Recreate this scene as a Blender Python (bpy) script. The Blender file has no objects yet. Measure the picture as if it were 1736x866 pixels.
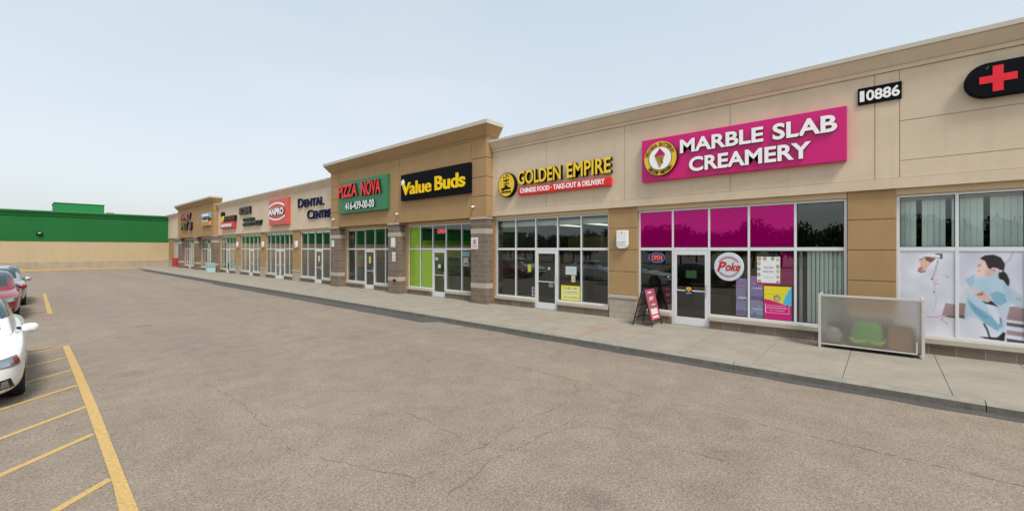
import bpy, bmesh, math, random
import numpy as np
from mathutils import Vector, Matrix
from mathutils.bvhtree import BVHTree

random.seed(7)
S = bpy.context.scene
COL = S.collection
R = math.radians

# ------------------------------------------------------------------ camera
cam = bpy.data.cameras.new('camera')
cam.sensor_width = 36.0
cam.lens = 36.0 * 725 / 1736
cam.shift_y = -11 / 1736
cam.clip_start, cam.clip_end = 0.05, 3000
co = bpy.data.objects.new('camera', cam)
COL.objects.link(co)
co.location = (0, 0, 2.33)
co.rotation_euler = (R(90), 0, -math.atan(833 / 725))
S.camera = co

# ------------------------------------------------------------------ sky and sun
SUN_EL, SUN_AZ = 54.0, 204.0            # azimuth clockwise from +Y
w = bpy.data.worlds.new('World')
S.world = w
w.use_nodes = True
nt = w.node_tree
nt.nodes.clear()
N = nt.nodes.new
out = N('ShaderNodeOutputWorld')
sky = N('ShaderNodeTexSky')
sky.sky_type = 'NISHITA'
sky.sun_disc = False
sky.sun_elevation = R(SUN_EL)
sky.sun_rotation = R(SUN_AZ)
sky.air_density, sky.dust_density, sky.ozone_density = 1.0, 4.0, 1.5
bg1 = N('ShaderNodeBackground'); bg1.inputs[1].default_value = 0.05
nt.links.new(sky.outputs[0], bg1.inputs[0])
tc = N('ShaderNodeTexCoord')
sx = N('ShaderNodeSeparateXYZ')
nt.links.new(tc.outputs['Generated'], sx.inputs[0])
rp = N('ShaderNodeValToRGB')
e = rp.color_ramp.elements
e[0].position, e[0].color = 0.0, (0.70, 0.745, 0.75, 1)
e[1].position, e[1].color = 0.85, (0.53, 0.645, 0.715, 1)
m = e.new(0.12); m.color = (0.755, 0.80, 0.815, 1)
m = e.new(0.42); m.color = (0.67, 0.755, 0.80, 1)
nt.links.new(sx.outputs[2], rp.inputs[0])
cn = N('ShaderNodeTexNoise'); cn.inputs['Scale'].default_value = 1.6; cn.inputs['Detail'].default_value = 5
mp = N('ShaderNodeMapping'); mp.inputs['Scale'].default_value = (1, 1, 3.2)
nt.links.new(tc.outputs['Generated'], mp.inputs[0]); nt.links.new(mp.outputs[0], cn.inputs[0])
cr = N('ShaderNodeMapRange')
cr.inputs[1].default_value, cr.inputs[2].default_value = 0.42, 0.72
cr.inputs[3].default_value, cr.inputs[4].default_value = 0.0, 0.45
nt.links.new(cn.outputs[0], cr.inputs[0])
mx = N('ShaderNodeMix'); mx.data_type = 'RGBA'
nt.links.new(cr.outputs[0], mx.inputs[0]); nt.links.new(rp.outputs[0], mx.inputs[6])
mx.inputs[7].default_value = (0.84, 0.86, 0.87, 1)
bg2 = N('ShaderNodeBackground'); bg2.inputs[1].default_value = 0.80
nt.links.new(mx.outputs[2], bg2.inputs[0])
ad = N('ShaderNodeAddShader')
nt.links.new(bg1.outputs[0], ad.inputs[0]); nt.links.new(bg2.outputs[0], ad.inputs[1])
nt.links.new(ad.outputs[0], out.inputs[0])

sun = bpy.data.lights.new('sun', 'SUN')
sun.energy = 2.8
sun.angle = R(16)
sun.color = (1.0, 0.95, 0.87)
so = bpy.data.objects.new('sun', sun)
COL.objects.link(so)
az, el = R(SUN_AZ), R(SUN_EL)
d = Vector((math.sin(az) * math.cos(el), math.cos(az) * math.cos(el), math.sin(el)))
so.rotation_euler = d.to_track_quat('Z', 'Y').to_euler()
so.location = d * 60

S.view_settings.view_transform = 'Standard'
S.view_settings.look = 'None'
S.view_settings.gamma = 1.0
S.view_settings.exposure = 0.08
S.view_settings.use_curve_mapping = False
S.render.engine = 'CYCLES'
S.cycles.use_denoising = True
S.cycles.max_bounces = 8
S.cycles.transparent_max_bounces = 12
S.cycles.caustics_reflective = False
S.cycles.caustics_refractive = True


# ------------------------------------------------------------------ materials
def srgb(r, g, b):
    f = lambda c: c / 12.92 if c <= 0.04045 else ((c + 0.055) / 1.055) ** 2.4
    return tuple(f(v / 255) for v in (r, g, b))


MATS = {}


def mat(name, col, rough=0.6, spec=0.5, metal=0.0, nscale=0.0, namt=0.0, bump=0.0, bscale=40.0,
        emit=0.0, stain=0.0, coat=0.0):
    """Principled material with optional colour mottling, vertical stains and bump."""
    if name in MATS:
        return MATS[name]
    m = bpy.data.materials.new(name)
    m.use_nodes = True
    t = m.node_tree
    p = t.nodes['Principled BSDF']
    p.inputs['Roughness'].default_value = rough
    p.inputs['Specular IOR Level'].default_value = spec
    p.inputs['Metallic'].default_value = metal
    p.inputs['Coat Weight'].default_value = coat
    c4 = (*col, 1)
    p.inputs['Base Color'].default_value = c4
    geo = t.nodes.new('ShaderNodeNewGeometry')
    last = None
    if namt:
        n = t.nodes.new('ShaderNodeTexNoise')
        n.inputs['Scale'].default_value = nscale
        n.inputs['Detail'].default_value = 6
        n.inputs['Roughness'].default_value = 0.65
        t.links.new(geo.outputs['Position'], n.inputs[0])
        r = t.nodes.new('ShaderNodeMapRange')
        r.inputs[1].default_value, r.inputs[2].default_value = 0.25, 0.75
        r.inputs[3].default_value, r.inputs[4].default_value = 1 - namt, 1 + namt
        t.links.new(n.outputs[0], r.inputs[0])
        v = t.nodes.new('ShaderNodeVectorMath'); v.operation = 'SCALE'
        v.inputs[0].default_value = col
        t.links.new(r.outputs[0], v.inputs['Scale'])
        last = v.outputs[0]
    if stain:
        mp = t.nodes.new('ShaderNodeMapping'); mp.inputs['Scale'].default_value = (5, 5, 0.35)
        t.links.new(geo.outputs['Position'], mp.inputs[0])
        n = t.nodes.new('ShaderNodeTexNoise'); n.inputs['Scale'].default_value = 1.0; n.inputs['Detail'].default_value = 4
        t.links.new(mp.outputs[0], n.inputs[0])
        r = t.nodes.new('ShaderNodeMapRange')
        r.inputs[1].default_value, r.inputs[2].default_value = 0.5, 0.8
        r.inputs[3].default_value, r.inputs[4].default_value = 1, 1 - stain
        t.links.new(n.outputs[0], r.inputs[0])
        v = t.nodes.new('ShaderNodeVectorMath'); v.operation = 'SCALE'
        if last: t.links.new(last, v.inputs[0])
        else: v.inputs[0].default_value = col
        t.links.new(r.outputs[0], v.inputs['Scale'])
        last = v.outputs[0]
    if last:
        t.links.new(last, p.inputs['Base Color'])
    if bump:
        n = t.nodes.new('ShaderNodeTexNoise')
        n.inputs['Scale'].default_value = bscale
        n.inputs['Detail'].default_value = 4
        t.links.new(geo.outputs['Position'], n.inputs[0])
        b = t.nodes.new('ShaderNodeBump')
        b.inputs['Strength'].default_value = bump
        b.inputs['Distance'].default_value = 0.01
        t.links.new(n.outputs[0], b.inputs['Height'])
        t.links.new(b.outputs[0], p.inputs['Normal'])
    if emit:
        p.inputs['Emission Color'].default_value = c4
        p.inputs['Emission Strength'].default_value = emit
    MATS[name] = m
    return m


def block_mat(name, c1, c2, mortar, bw=0.40, bh=0.2, z0=0.13):
    m = bpy.data.materials.new(name); m.use_nodes = True
    t = m.node_tree; p = t.nodes['Principled BSDF']
    p.inputs['Roughness'].default_value = 0.9
    p.inputs['Specular IOR Level'].default_value = 0.2
    geo = t.nodes.new('ShaderNodeNewGeometry')
    s = t.nodes.new('ShaderNodeSeparateXYZ'); t.links.new(geo.outputs['Position'], s.inputs[0])
    a = t.nodes.new('ShaderNodeMath'); a.operation = 'ADD'
    t.links.new(s.outputs[0], a.inputs[0]); t.links.new(s.outputs[1], a.inputs[1])
    z = t.nodes.new('ShaderNodeMath'); z.operation = 'SUBTRACT'; z.inputs[1].default_value = z0
    t.links.new(s.outputs[2], z.inputs[0])
    c = t.nodes.new('ShaderNodeCombineXYZ')
    t.links.new(a.outputs[0], c.inputs[0]); t.links.new(z.outputs[0], c.inputs[1])
    b = t.nodes.new('ShaderNodeTexBrick')
    b.inputs['Color1'].default_value = (*c1, 1); b.inputs['Color2'].default_value = (*c2, 1)
    b.inputs['Mortar'].default_value = (*mortar, 1)
    b.inputs['Scale'].default_value = 1.0
    b.inputs['Mortar Size'].default_value = 0.008
    b.inputs['Brick Width'].default_value = bw; b.inputs['Row Height'].default_value = bh
    t.links.new(c.outputs[0], b.inputs[0])
    n = t.nodes.new('ShaderNodeTexNoise'); n.inputs['Scale'].default_value = 55; n.inputs['Detail'].default_value = 5
    t.links.new(geo.outputs['Position'], n.inputs[0])
    r = t.nodes.new('ShaderNodeMapRange')
    r.inputs[1].default_value, r.inputs[2].default_value = 0.3, 0.7
    r.inputs[3].default_value, r.inputs[4].default_value = 0.72, 1.28
    t.links.new(n.outputs[0], r.inputs[0])
    v = t.nodes.new('ShaderNodeVectorMath'); v.operation = 'SCALE'
    t.links.new(b.outputs['Color'], v.inputs[0]); t.links.new(r.outputs[0], v.inputs['Scale'])
    t.links.new(v.outputs[0], p.inputs['Base Color'])
    bp = t.nodes.new('ShaderNodeBump'); bp.inputs['Strength'].default_value = 0.6; bp.inputs['Distance'].default_value = 0.01
    h = t.nodes.new('ShaderNodeMath'); h.operation = 'SUBTRACT'
    t.links.new(n.outputs[0], h.inputs[0]); t.links.new(b.outputs['Fac'], h.inputs[1])
    t.links.new(h.outputs[0], bp.inputs['Height']); t.links.new(bp.outputs[0], p.inputs['Normal'])
    MATS[name] = m
    return m


def glass_mat(name, tint, boost=1.7):
    m = bpy.data.materials.new(name); m.use_nodes = True
    t = m.node_tree; t.nodes.clear()
    o = t.nodes.new('ShaderNodeOutputMaterial')
    # thin pane: the same Schlick reflectance from both sides
    gn = t.nodes.new('ShaderNodeNewGeometry')
    dt = t.nodes.new('ShaderNodeVectorMath'); dt.operation = 'DOT_PRODUCT'
    t.links.new(gn.outputs['Normal'], dt.inputs[0]); t.links.new(gn.outputs['Incoming'], dt.inputs[1])

    def mth(op, a, b):
        q = t.nodes.new('ShaderNodeMath'); q.operation = op
        for i, v in enumerate((a, b)):
            if v is None: continue
            if isinstance(v, float): q.inputs[i].default_value = v
            else: t.links.new(v, q.inputs[i])
        return q.outputs[0]
    sch = mth('POWER', mth('SUBTRACT', 1.0, mth('ABSOLUTE', dt.outputs['Value'], None)), 5.0)
    f_out = mth('MULTIPLY_ADD', sch, 0.957)
    f_out.node.inputs[2].default_value = 0.043
    k = t.nodes.new('ShaderNodeMath'); k.operation = 'MULTIPLY'; k.use_clamp = True; k.inputs[1].default_value = boost
    tr = t.nodes.new('ShaderNodeBsdfTransparent'); tr.inputs[0].default_value = (*tint, 1)
    gl = t.nodes.new('ShaderNodeBsdfGlossy'); gl.inputs['Roughness'].default_value = 0.0
    gl.inputs[0].default_value = (0.93, 0.97, 0.96, 1)
    # faint pillowing of the panes
    geo = t.nodes.new('ShaderNodeNewGeometry')
    n = t.nodes.new('ShaderNodeTexNoise'); n.inputs['Scale'].default_value = 1.1; n.inputs['Detail'].default_value = 1
    t.links.new(geo.outputs['Position'], n.inputs[0])
    b = t.nodes.new('ShaderNodeBump'); b.inputs['Strength'].default_value = 0.05; b.inputs['Distance'].default_value = 0.02
    t.links.new(n.outputs[0], b.inputs['Height']); t.links.new(b.outputs[0], gl.inputs['Normal'])
    mi = t.nodes.new('ShaderNodeMixShader')
    t.links.new(f_out, k.inputs[0]); t.links.new(k.outputs[0], mi.inputs[0])
    t.links.new(tr.outputs[0], mi.inputs[1]); t.links.new(gl.outputs[0], mi.inputs[2])
    t.links.new(mi.outputs[0], o.inputs[0])
    MATS[name] = m
    return m


def frosted_mat():
    m = bpy.data.materials.new('frosted_acrylic'); m.use_nodes = True
    t = m.node_tree; t.nodes.clear()
    o = t.nodes.new('ShaderNodeOutputMaterial')
    geo = t.nodes.new('ShaderNodeNewGeometry')
    n = t.nodes.new('ShaderNodeTexNoise'); n.inputs['Scale'].default_value = 90; n.inputs['Detail'].default_value = 3
    t.links.new(geo.outputs['Position'], n.inputs[0])
    b = t.nodes.new('ShaderNodeBump'); b.inputs['Strength'].default_value = 0.5; b.inputs['Distance'].default_value = 0.004
    t.links.new(n.outputs[0], b.inputs['Height'])
    rf = t.nodes.new('ShaderNodeBsdfRefraction'); rf.inputs['IOR'].default_value = 1.3
    rf.inputs['Roughness'].default_value = 0.50; rf.inputs[0].default_value = (0.96, 0.94, 0.92, 1)
    t.links.new(b.outputs[0], rf.inputs['Normal'])
    df = t.nodes.new('ShaderNodeBsdfDiffuse'); df.inputs[0].default_value = (0.42, 0.40, 0.38, 1)
    gl = t.nodes.new('ShaderNodeBsdfGlossy'); gl.inputs['Roughness'].default_value = 0.16
    t.links.new(b.outputs[0], gl.inputs['Normal'])
    m1 = t.nodes.new('ShaderNodeMixShader'); m1.inputs[0].default_value = 0.18
    t.links.new(rf.outputs[0], m1.inputs[1]); t.links.new(df.outputs[0], m1.inputs[2])
    m2 = t.nodes.new('ShaderNodeMixShader'); m2.inputs[0].default_value = 0.13
    t.links.new(m1.outputs[0], m2.inputs[1]); t.links.new(gl.outputs[0], m2.inputs[2])
    t.links.new(m2.outputs[0], o.inputs[0])
    MATS['frosted'] = m
    return m


def attr_mat(name, rough=0.45):
    m = bpy.data.materials.new(name); m.use_nodes = True
    t = m.node_tree; p = t.nodes['Principled BSDF']
    a = t.nodes.new('ShaderNodeAttribute'); a.attribute_name = 'Col'
    t.links.new(a.outputs['Color'], p.inputs['Base Color'])
    p.inputs['Roughness'].default_value = rough
    MATS[name] = m
    return m


CREAM = mat('cream_stucco', (0.66, 0.54, 0.40), 0.9, 0.2, nscale=0.9, namt=0.08, bump=0.25, bscale=160, stain=0.07)
BROWN = mat('brown_stucco', (0.395, 0.254, 0.126), 0.9, 0.2, nscale=0.9, namt=0.08, bump=0.25, bscale=160, stain=0.07)
TAN = mat('tan_stucco', (0.40, 0.258, 0.126), 0.9, 0.2, nscale=1.2, namt=0.09, bump=0.25, bscale=160, stain=0.07)
TRIMTAN = mat('beige_trim', (0.58, 0.43, 0.26), 0.9, 0.2, nscale=2, namt=0.04)
FLASH = mat('metal_flashing', (0.52, 0.48, 0.40), 0.45, 0.5, nscale=3, namt=0.05)
BLOCK = block_mat('dark_block', (0.165, 0.125, 0.098), (0.215, 0.168, 0.135), (0.30, 0.255, 0.205))
PALE = mat('pale_block', (0.44, 0.385, 0.315), 0.9, 0.2, nscale=40, namt=0.14, bump=0.4, bscale=70)
PALEBLOCK = block_mat('pale_split_block', (0.40, 0.345, 0.28), (0.44, 0.38, 0.31), (0.31, 0.27, 0.22))
SILL = mat('limestone_sill', (0.47, 0.42, 0.345), 0.85, 0.25, nscale=9, namt=0.10, bump=0.2, bscale=60)
ALU = mat('anodised_aluminium', (0.72, 0.735, 0.75), 0.4, 0.5, metal=0.12, nscale=6, namt=0.04)
GASKET = mat('black_gasket', (0.015, 0.015, 0.016), 0.6)
GLASS = glass_mat('window_glass', (0.80, 0.87, 0.84), 2.5)
FROST = frosted_mat()
PRINT = attr_mat('printed_picture')
WHITE = mat('white_plastic', (0.80, 0.80, 0.79), 0.4)
BLACK = mat('black_panel', (0.006, 0.007, 0.009), 0.6, 0.06)
DARKSIDE = mat('dark_letter_return', (0.012, 0.011, 0.010), 0.7, 0.1)
LETTER = mat('white_letter_face', (0.92, 0.92, 0.92), 0.35)
YELLOW = mat('yellow_letter_face', (0.80, 0.52, 0.02), 0.4)
PINK = mat('magenta_panel', (0.62, 0.0, 0.17), 0.35)
FILM = mat('magenta_film', (0.46, 0.0, 0.17), 0.02, 0.5, metal=0.55)
LIME = mat('lime_film', (0.50, 0.78, 0.008), 0.5)
RED = mat('red_sign_face', (0.74, 0.012, 0.014), 0.4)
REDL = mat('red_letter_face', (0.86, 0.045, 0.055), 0.5, 0.2)
GREENP = mat('green_sign_panel', (0.025, 0.19, 0.075), 0.4)
SALMON = mat('salmon_panel', (0.62, 0.085, 0.065), 0.4)
NAVY = mat('navy_letter_face', (0.008, 0.012, 0.06), 0.7, 0.1)
LILAC = mat('lilac_letter_edge', (0.02, 0.02, 0.07), 0.7, 0.1)
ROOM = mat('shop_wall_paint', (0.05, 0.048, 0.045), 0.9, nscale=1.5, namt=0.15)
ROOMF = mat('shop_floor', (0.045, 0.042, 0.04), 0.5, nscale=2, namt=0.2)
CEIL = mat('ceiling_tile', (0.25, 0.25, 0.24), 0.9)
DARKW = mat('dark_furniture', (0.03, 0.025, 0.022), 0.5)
WOOD = mat('counter_wood', (0.16, 0.09, 0.045), 0.5, nscale=6, namt=0.2)
BLIND = mat('vertical_blind_fabric', (0.84, 0.90, 0.87), 0.8)
STEEL = mat('brushed_steel', (0.55, 0.55, 0.54), 0.35, metal=0.7, nscale=20, namt=0.05)
POST = mat('weathered_aluminium', (0.62, 0.59, 0.54), 0.45, metal=0.3, nscale=8, namt=0.08)
ROOF = mat('roof_membrane', (0.3, 0.29, 0.28), 0.9)
GREENW = mat('green_wall_paint', (0.012, 0.135, 0.03), 0.8, 0.3, nscale=0.35, namt=0.10, bump=0.15, bscale=30)
GREENL = mat('green_metal_cladding', (0.022, 0.23, 0.065), 0.6, 0.3, nscale=1, namt=0.05)
TANW = mat('tan_wall_paint', (0.50, 0.39, 0.245), 0.9, 0.2, nscale=0.3, namt=0.07, bump=0.2, bscale=60, stain=0.06)
BASEW = mat('grey_base_course', (0.40, 0.33, 0.235), 0.9, 0.2, nscale=1.3, namt=0.14, bump=0.3, bscale=40, stain=0.14)
LAMPG = mat('lamp_lens', (0.7, 0.7, 0.66), 0.3)


# ------------------------------------------------------------------ mesh helpers
class MB:
    def __init__(s):
        s.v, s.f, s.mi, s.sm = [], [], [], []

    def add(s, vs, fs, mi=0, smooth=False):
        o = len(s.v)
        s.v += [tuple(v) for v in vs]
        for f in fs:
            s.f.append([i + o for i in f]); s.mi.append(mi); s.sm.append(smooth)
        return s

    def box(s, x0, x1, y0, y1, z0, z1, mi=0):
        x0, x1 = sorted((x0, x1)); y0, y1 = sorted((y0, y1)); z0, z1 = sorted((z0, z1))
        vs = [(x, y, z) for z in (z0, z1) for y in (y0, y1) for x in (x0, x1)]
        return s.add(vs, [(0, 2, 3, 1), (4, 5, 7, 6), (0, 1, 5, 4), (2, 6, 7, 3), (0, 4, 6, 2), (1, 3, 7, 5)], mi)

    def quad(s, a, b, c, d, mi=0):
        return s.add([a, b, c, d], [(0, 1, 2, 3)], mi)

    def prism_yz(s, pts, xf, xb, mi=0, side=None):
        """Polygon given as (Y, Z), front face at xf (facing -X), back at xb."""
        A = sum(pts[i][0] * pts[(i + 1) % len(pts)][1] - pts[(i + 1) % len(pts)][0] * pts[i][1] for i in range(len(pts)))
        if A > 0: pts = pts[::-1]        # clockwise in (Y,Z) => normal -X
        n = len(pts)
        s.add([(xf, y, z) for y, z in pts] + [(xb, y, z) for y, z in pts], [tuple(range(n))], mi)
        o = len(s.v) - 2 * n
        sd = mi if side is None else side
        for i in range(n):
            j = (i + 1) % n
            s.f.append([o + i, o + n + i, o + n + j, o + j]); s.mi.append(sd); s.sm.append(False)
        s.f.append([o + n + i for i in range(n)][::-1]); s.mi.append(sd); s.sm.append(False)
        return s

    def ring(s, a, b, ra, rb=None, n=12, mi=0, cap=True, smooth=True):
        """Tapered tube from point a to b."""
        rb = ra if rb is None else rb
        a, b = Vector(a), Vector(b)
        q = (b - a).to_track_quat('Z', 'Y')
        vs = []
        for p, r in ((a, ra), (b, rb)):
            for i in range(n):
                t = 2 * math.pi * i / n
                vs.append(p + q @ Vector((math.cos(t) * r, math.sin(t) * r, 0)))
        o = len(s.v)
        s.add(vs, [(i, (i + 1) % n, n + (i + 1) % n, n + i) for i in range(n)], mi, smooth)
        if cap:
            s.add(vs[:n][::-1], [tuple(range(n))], mi); s.add(vs[n:], [tuple(range(n))], mi)
        return s

    def bar(s, a, b, wx, wy, mi=0):
        """Rectangular bar between two points."""
        a, b = Vector(a), Vector(b)
        q = (b - a).to_track_quat('Z', 'Y')
        vs = [p + q @ Vector((i * wx / 2, j * wy / 2, 0)) for p in (a, b) for j in (-1, 1) for i in (-1, 1)]
        return s.add(vs, [(0, 2, 3, 1), (4, 5, 7, 6), (0, 1, 5, 4), (2, 6, 7, 3), (0, 4, 6, 2), (1, 3, 7, 5)], mi)

    def ellipsoid(s, c, r, nu=16, nv=10, mi=0, power=1.0):
        vs, fs = [], []
        sp = lambda v: math.copysign(abs(v) ** power, v)
        for j in range(nv + 1):
            t = math.pi * j / nv
            for i in range(nu):
                p = 2 * math.pi * i / nu
                vs.append((c[0] + r[0] * sp(math.sin(t)) * sp(math.cos(p)), c[1] + r[1] * sp(math.sin(t)) * sp(math.sin(p)), c[2] + r[2] * sp(math.cos(t))))
        for j in range(nv):
            for i in range(nu):
                k = (i + 1) % nu
                fs.append((j * nu + i, (j + 1) * nu + i, (j + 1) * nu + k, j * nu + k))
        return s.add(vs, fs, mi, True)

    def build(s, name, mats, parent=None, bevel=0.0, fix=True):
        me = bpy.data.meshes.new(name)
        me.from_pydata(s.v, [], s.f)
        me.polygons.foreach_set('material_index', s.mi)
        me.polygons.foreach_set('use_smooth', s.sm)
        for m in (mats if isinstance(mats, (list, tuple)) else [mats]):
            me.materials.append(m)
        me.update()
        o = bpy.data.objects.new(name, me)
        COL.objects.link(o)
        if parent: o.parent = parent
        if bevel:
            b = o.modifiers.new('bevel', 'BEVEL'); b.width = bevel; b.segments = 2; b.limit_method = 'ANGLE'
            b.harden_normals = False
        return o


def tag(o, label, cat, group=None):
    o['label'] = label; o['category'] = cat
    if group: o['group'] = group
    return o


def thing(name, label, cat, group=None, loc=(0, 0, 0)):
    o = bpy.data.objects.new(name, None)
    o.empty_display_size = 0.2
    COL.objects.link(o)
    o.location = loc
    return tag(o, label, cat, group)


def struct(o):
    o['kind'] = 'structure'
    return o


BF = bpy.data.curves.new('probe', 'FONT').font


def text(name, body, yl, yr, zb, zt, xf, depth, face, side, parent, bold=0.0, shear=0.0, spacing=1.0, res=4):
    """Raised lettering facing -X fitted exactly into the given Y-Z box (yl is the left end as read)."""
    c = bpy.data.curves.new(name, 'FONT')
    c.body = body
    c.size = 1.0
    c.offset = bold
    c.shear = shear
    c.space_character = spacing
    c.resolution_u = res
    c.extrude = 0.05
    c.align_x = 'CENTER'
    c.space_line = 1.0
    o = bpy.data.objects.new(name, c)
    COL.objects.link(o)
    bpy.context.view_layer.update()
    dg = bpy.context.evaluated_depsgraph_get()
    me = bpy.data.meshes.new_from_object(o.evaluated_get(dg))
    bpy.data.objects.remove(o)
    bpy.data.curves.remove(c)
    n = len(me.vertices)
    co_ = np.empty(n * 3); me.vertices.foreach_get('co', co_); co_ = co_.reshape(-1, 3)
    lo, hi = co_.min(0), co_.max(0)
    k = (co_ - lo) / np.maximum(hi - lo, 1e-9)
    new = np.empty_like(co_)
    new[:, 1] = yl + (yr - yl) * k[:, 0]
    new[:, 2] = zb + (zt - zb) * k[:, 1]
    new[:, 0] = xf + depth * (1 - k[:, 2])
    me.vertices.foreach_set('co', new.ravel())
    me.materials.clear(); me.materials.append(face); me.materials.append(side)
    me.update()
    mi = [0 if p.normal.x < -0.9 else 1 for p in me.polygons]
    me.polygons.foreach_set('material_index', mi)
    me.polygons.foreach_set('use_smooth', [False] * len(mi))
    o = bpy.data.objects.new(name, me)
    COL.objects.link(o)
    o.parent = parent
    return o


# --- small raster painter for printed pictures (colours are print colours, sRGB 0-255)
class Pic:
    def __init__(s, wpx, hpx, bg):
        s.w, s.h = wpx, hpx
        s.a = np.ones((hpx, wpx, 3)) * np.array(srgb(*bg))
        yy, xx = np.mgrid[0:hpx, 0:wpx]
        s.u, s.v = (xx + 0.5) / wpx, (yy + 0.5) / hpx

    def put(s, mask, c, al=1.0):
        k = (mask * al)[..., None]
        s.a = s.a * (1 - k) + np.array(srgb(*c)) * k
        return s

    def rect(s, u0, v0, u1, v1, c, al=1.0):
        return s.put(((s.u >= u0) & (s.u <= u1) & (s.v >= v0) & (s.v <= v1)).astype(float), c, al)

    def ell(s, u, v, ru, rv, c, al=1.0, soft=0.0):
        d = np.sqrt(((s.u - u) / ru) ** 2 + ((s.v - v) / rv) ** 2)
        m = (d < 1).astype(float) if not soft else np.clip((1 - d) / soft, 0, 1)
        return s.put(m, c, al)

    def poly(s, pts, c, al=1.0):
        m = np.zeros(s.u.shape, bool)
        n = len(pts)
        for i in range(n):
            (x1, y1), (x2, y2) = pts[i], pts[(i + 1) % n]
            if y1 == y2: continue
            cr = ((y1 > s.v) != (y2 > s.v)) & (s.u < (x2 - x1) * (s.v - y1) / (y2 - y1) + x1)
            m ^= cr
        return s.put(m.astype(float), c, al)

    def line(s, pts, wd, c, al=1.0):
        asp = s.h / s.w
        for (x1, y1), (x2, y2) in zip(pts, pts[1:]):
            dx, dy = x2 - x1, (y2 - y1) * asp
            L = dx * dx + dy * dy + 1e-12
            t = np.clip(((s.u - x1) * dx + (s.v - y1) * asp * dy) / L, 0, 1)
            dd = np.hypot(s.u - x1 - t * dx, (s.v - y1) * asp - t * dy)
            s.put((dd < wd).astype(float), c, al)
        return s

    def scribble(s, u0, v0, u1, v1, c, rows=1, seed=0, al=0.85):
        """Rows of small dark marks that read as print too small to make out."""
        rng = random.Random(seed)
        hh = (v1 - v0) / rows
        for r in range(rows):
            x = u0
            while x < u1:
                wd = rng.uniform(0.012, 0.05)
                s.rect(x, v0 + r * hh + hh * 0.2, min(x + wd, u1), v0 + r * hh + hh * 0.72, c, al * rng.uniform(0.6, 1))
                x += wd + rng.uniform(0.008, 0.02)
        return s

    def blur(s, n=1):
        for _ in range(n):
            p = np.pad(s.a, ((1, 1), (1, 1), (0, 0)), 'edge')
            s.a = (p[:-2, 1:-1] + p[2:, 1:-1] + p[1:-1, :-2] + p[1:-1, 2:] + 2 * s.a) / 6
        return s

    def mesh(s, name, yl, yr, zb, zt, xf, parent=None, thick=0.004, frame=None):
        h, wd = s.h, s.w
        ys = np.linspace(yl, yr, wd + 1); zs = np.linspace(zt, zb, h + 1)
        Y, Z = np.meshgrid(ys, zs)
        v = np.stack([np.full(Y.size, xf), Y.ravel(), Z.ravel()], 1)
        i = np.arange(h)[:, None] * (wd + 1) + np.arange(wd)[None, :]
        f = np.stack([i, i + wd + 1, i + wd + 2, i + 1], -1).reshape(-1, 4)
        nf = len(f)
        base = len(v)
        bk = [(xf, yl, zt), (xf, yr, zt), (xf, yr, zb), (xf, yl, zb), (xf + thick, yl, zt), (xf + thick, yr, zt), (xf + thick, yr, zb), (xf + thick, yl, zb)]
        vs = v.tolist() + bk
        sides = [[0, 1, 5, 4], [1, 2, 6, 5], [2, 3, 7, 6], [3, 0, 4, 7], [4, 5, 6, 7]]
        fs = f.tolist() + [[q + base for q in sd] for sd in sides]
        me = bpy.data.meshes.new(name)
        me.from_pydata(vs, [], fs)
        me.materials.append(PRINT)
        at = me.color_attributes.new('Col', 'FLOAT_COLOR', 'CORNER')
        cols = np.ones((len(me.loops), 4), np.float32)
        cols[:nf * 4, :3] = np.repeat(s.a.reshape(-1, 3), 4, 0)
        cols[nf * 4:, :3] = s.a.mean((0, 1))
        at.data.foreach_set('color', cols.ravel())
        me.update()
        o = bpy.data.objects.new(name, me)
        COL.objects.link(o)
        if parent: o.parent = parent
        return o


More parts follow.
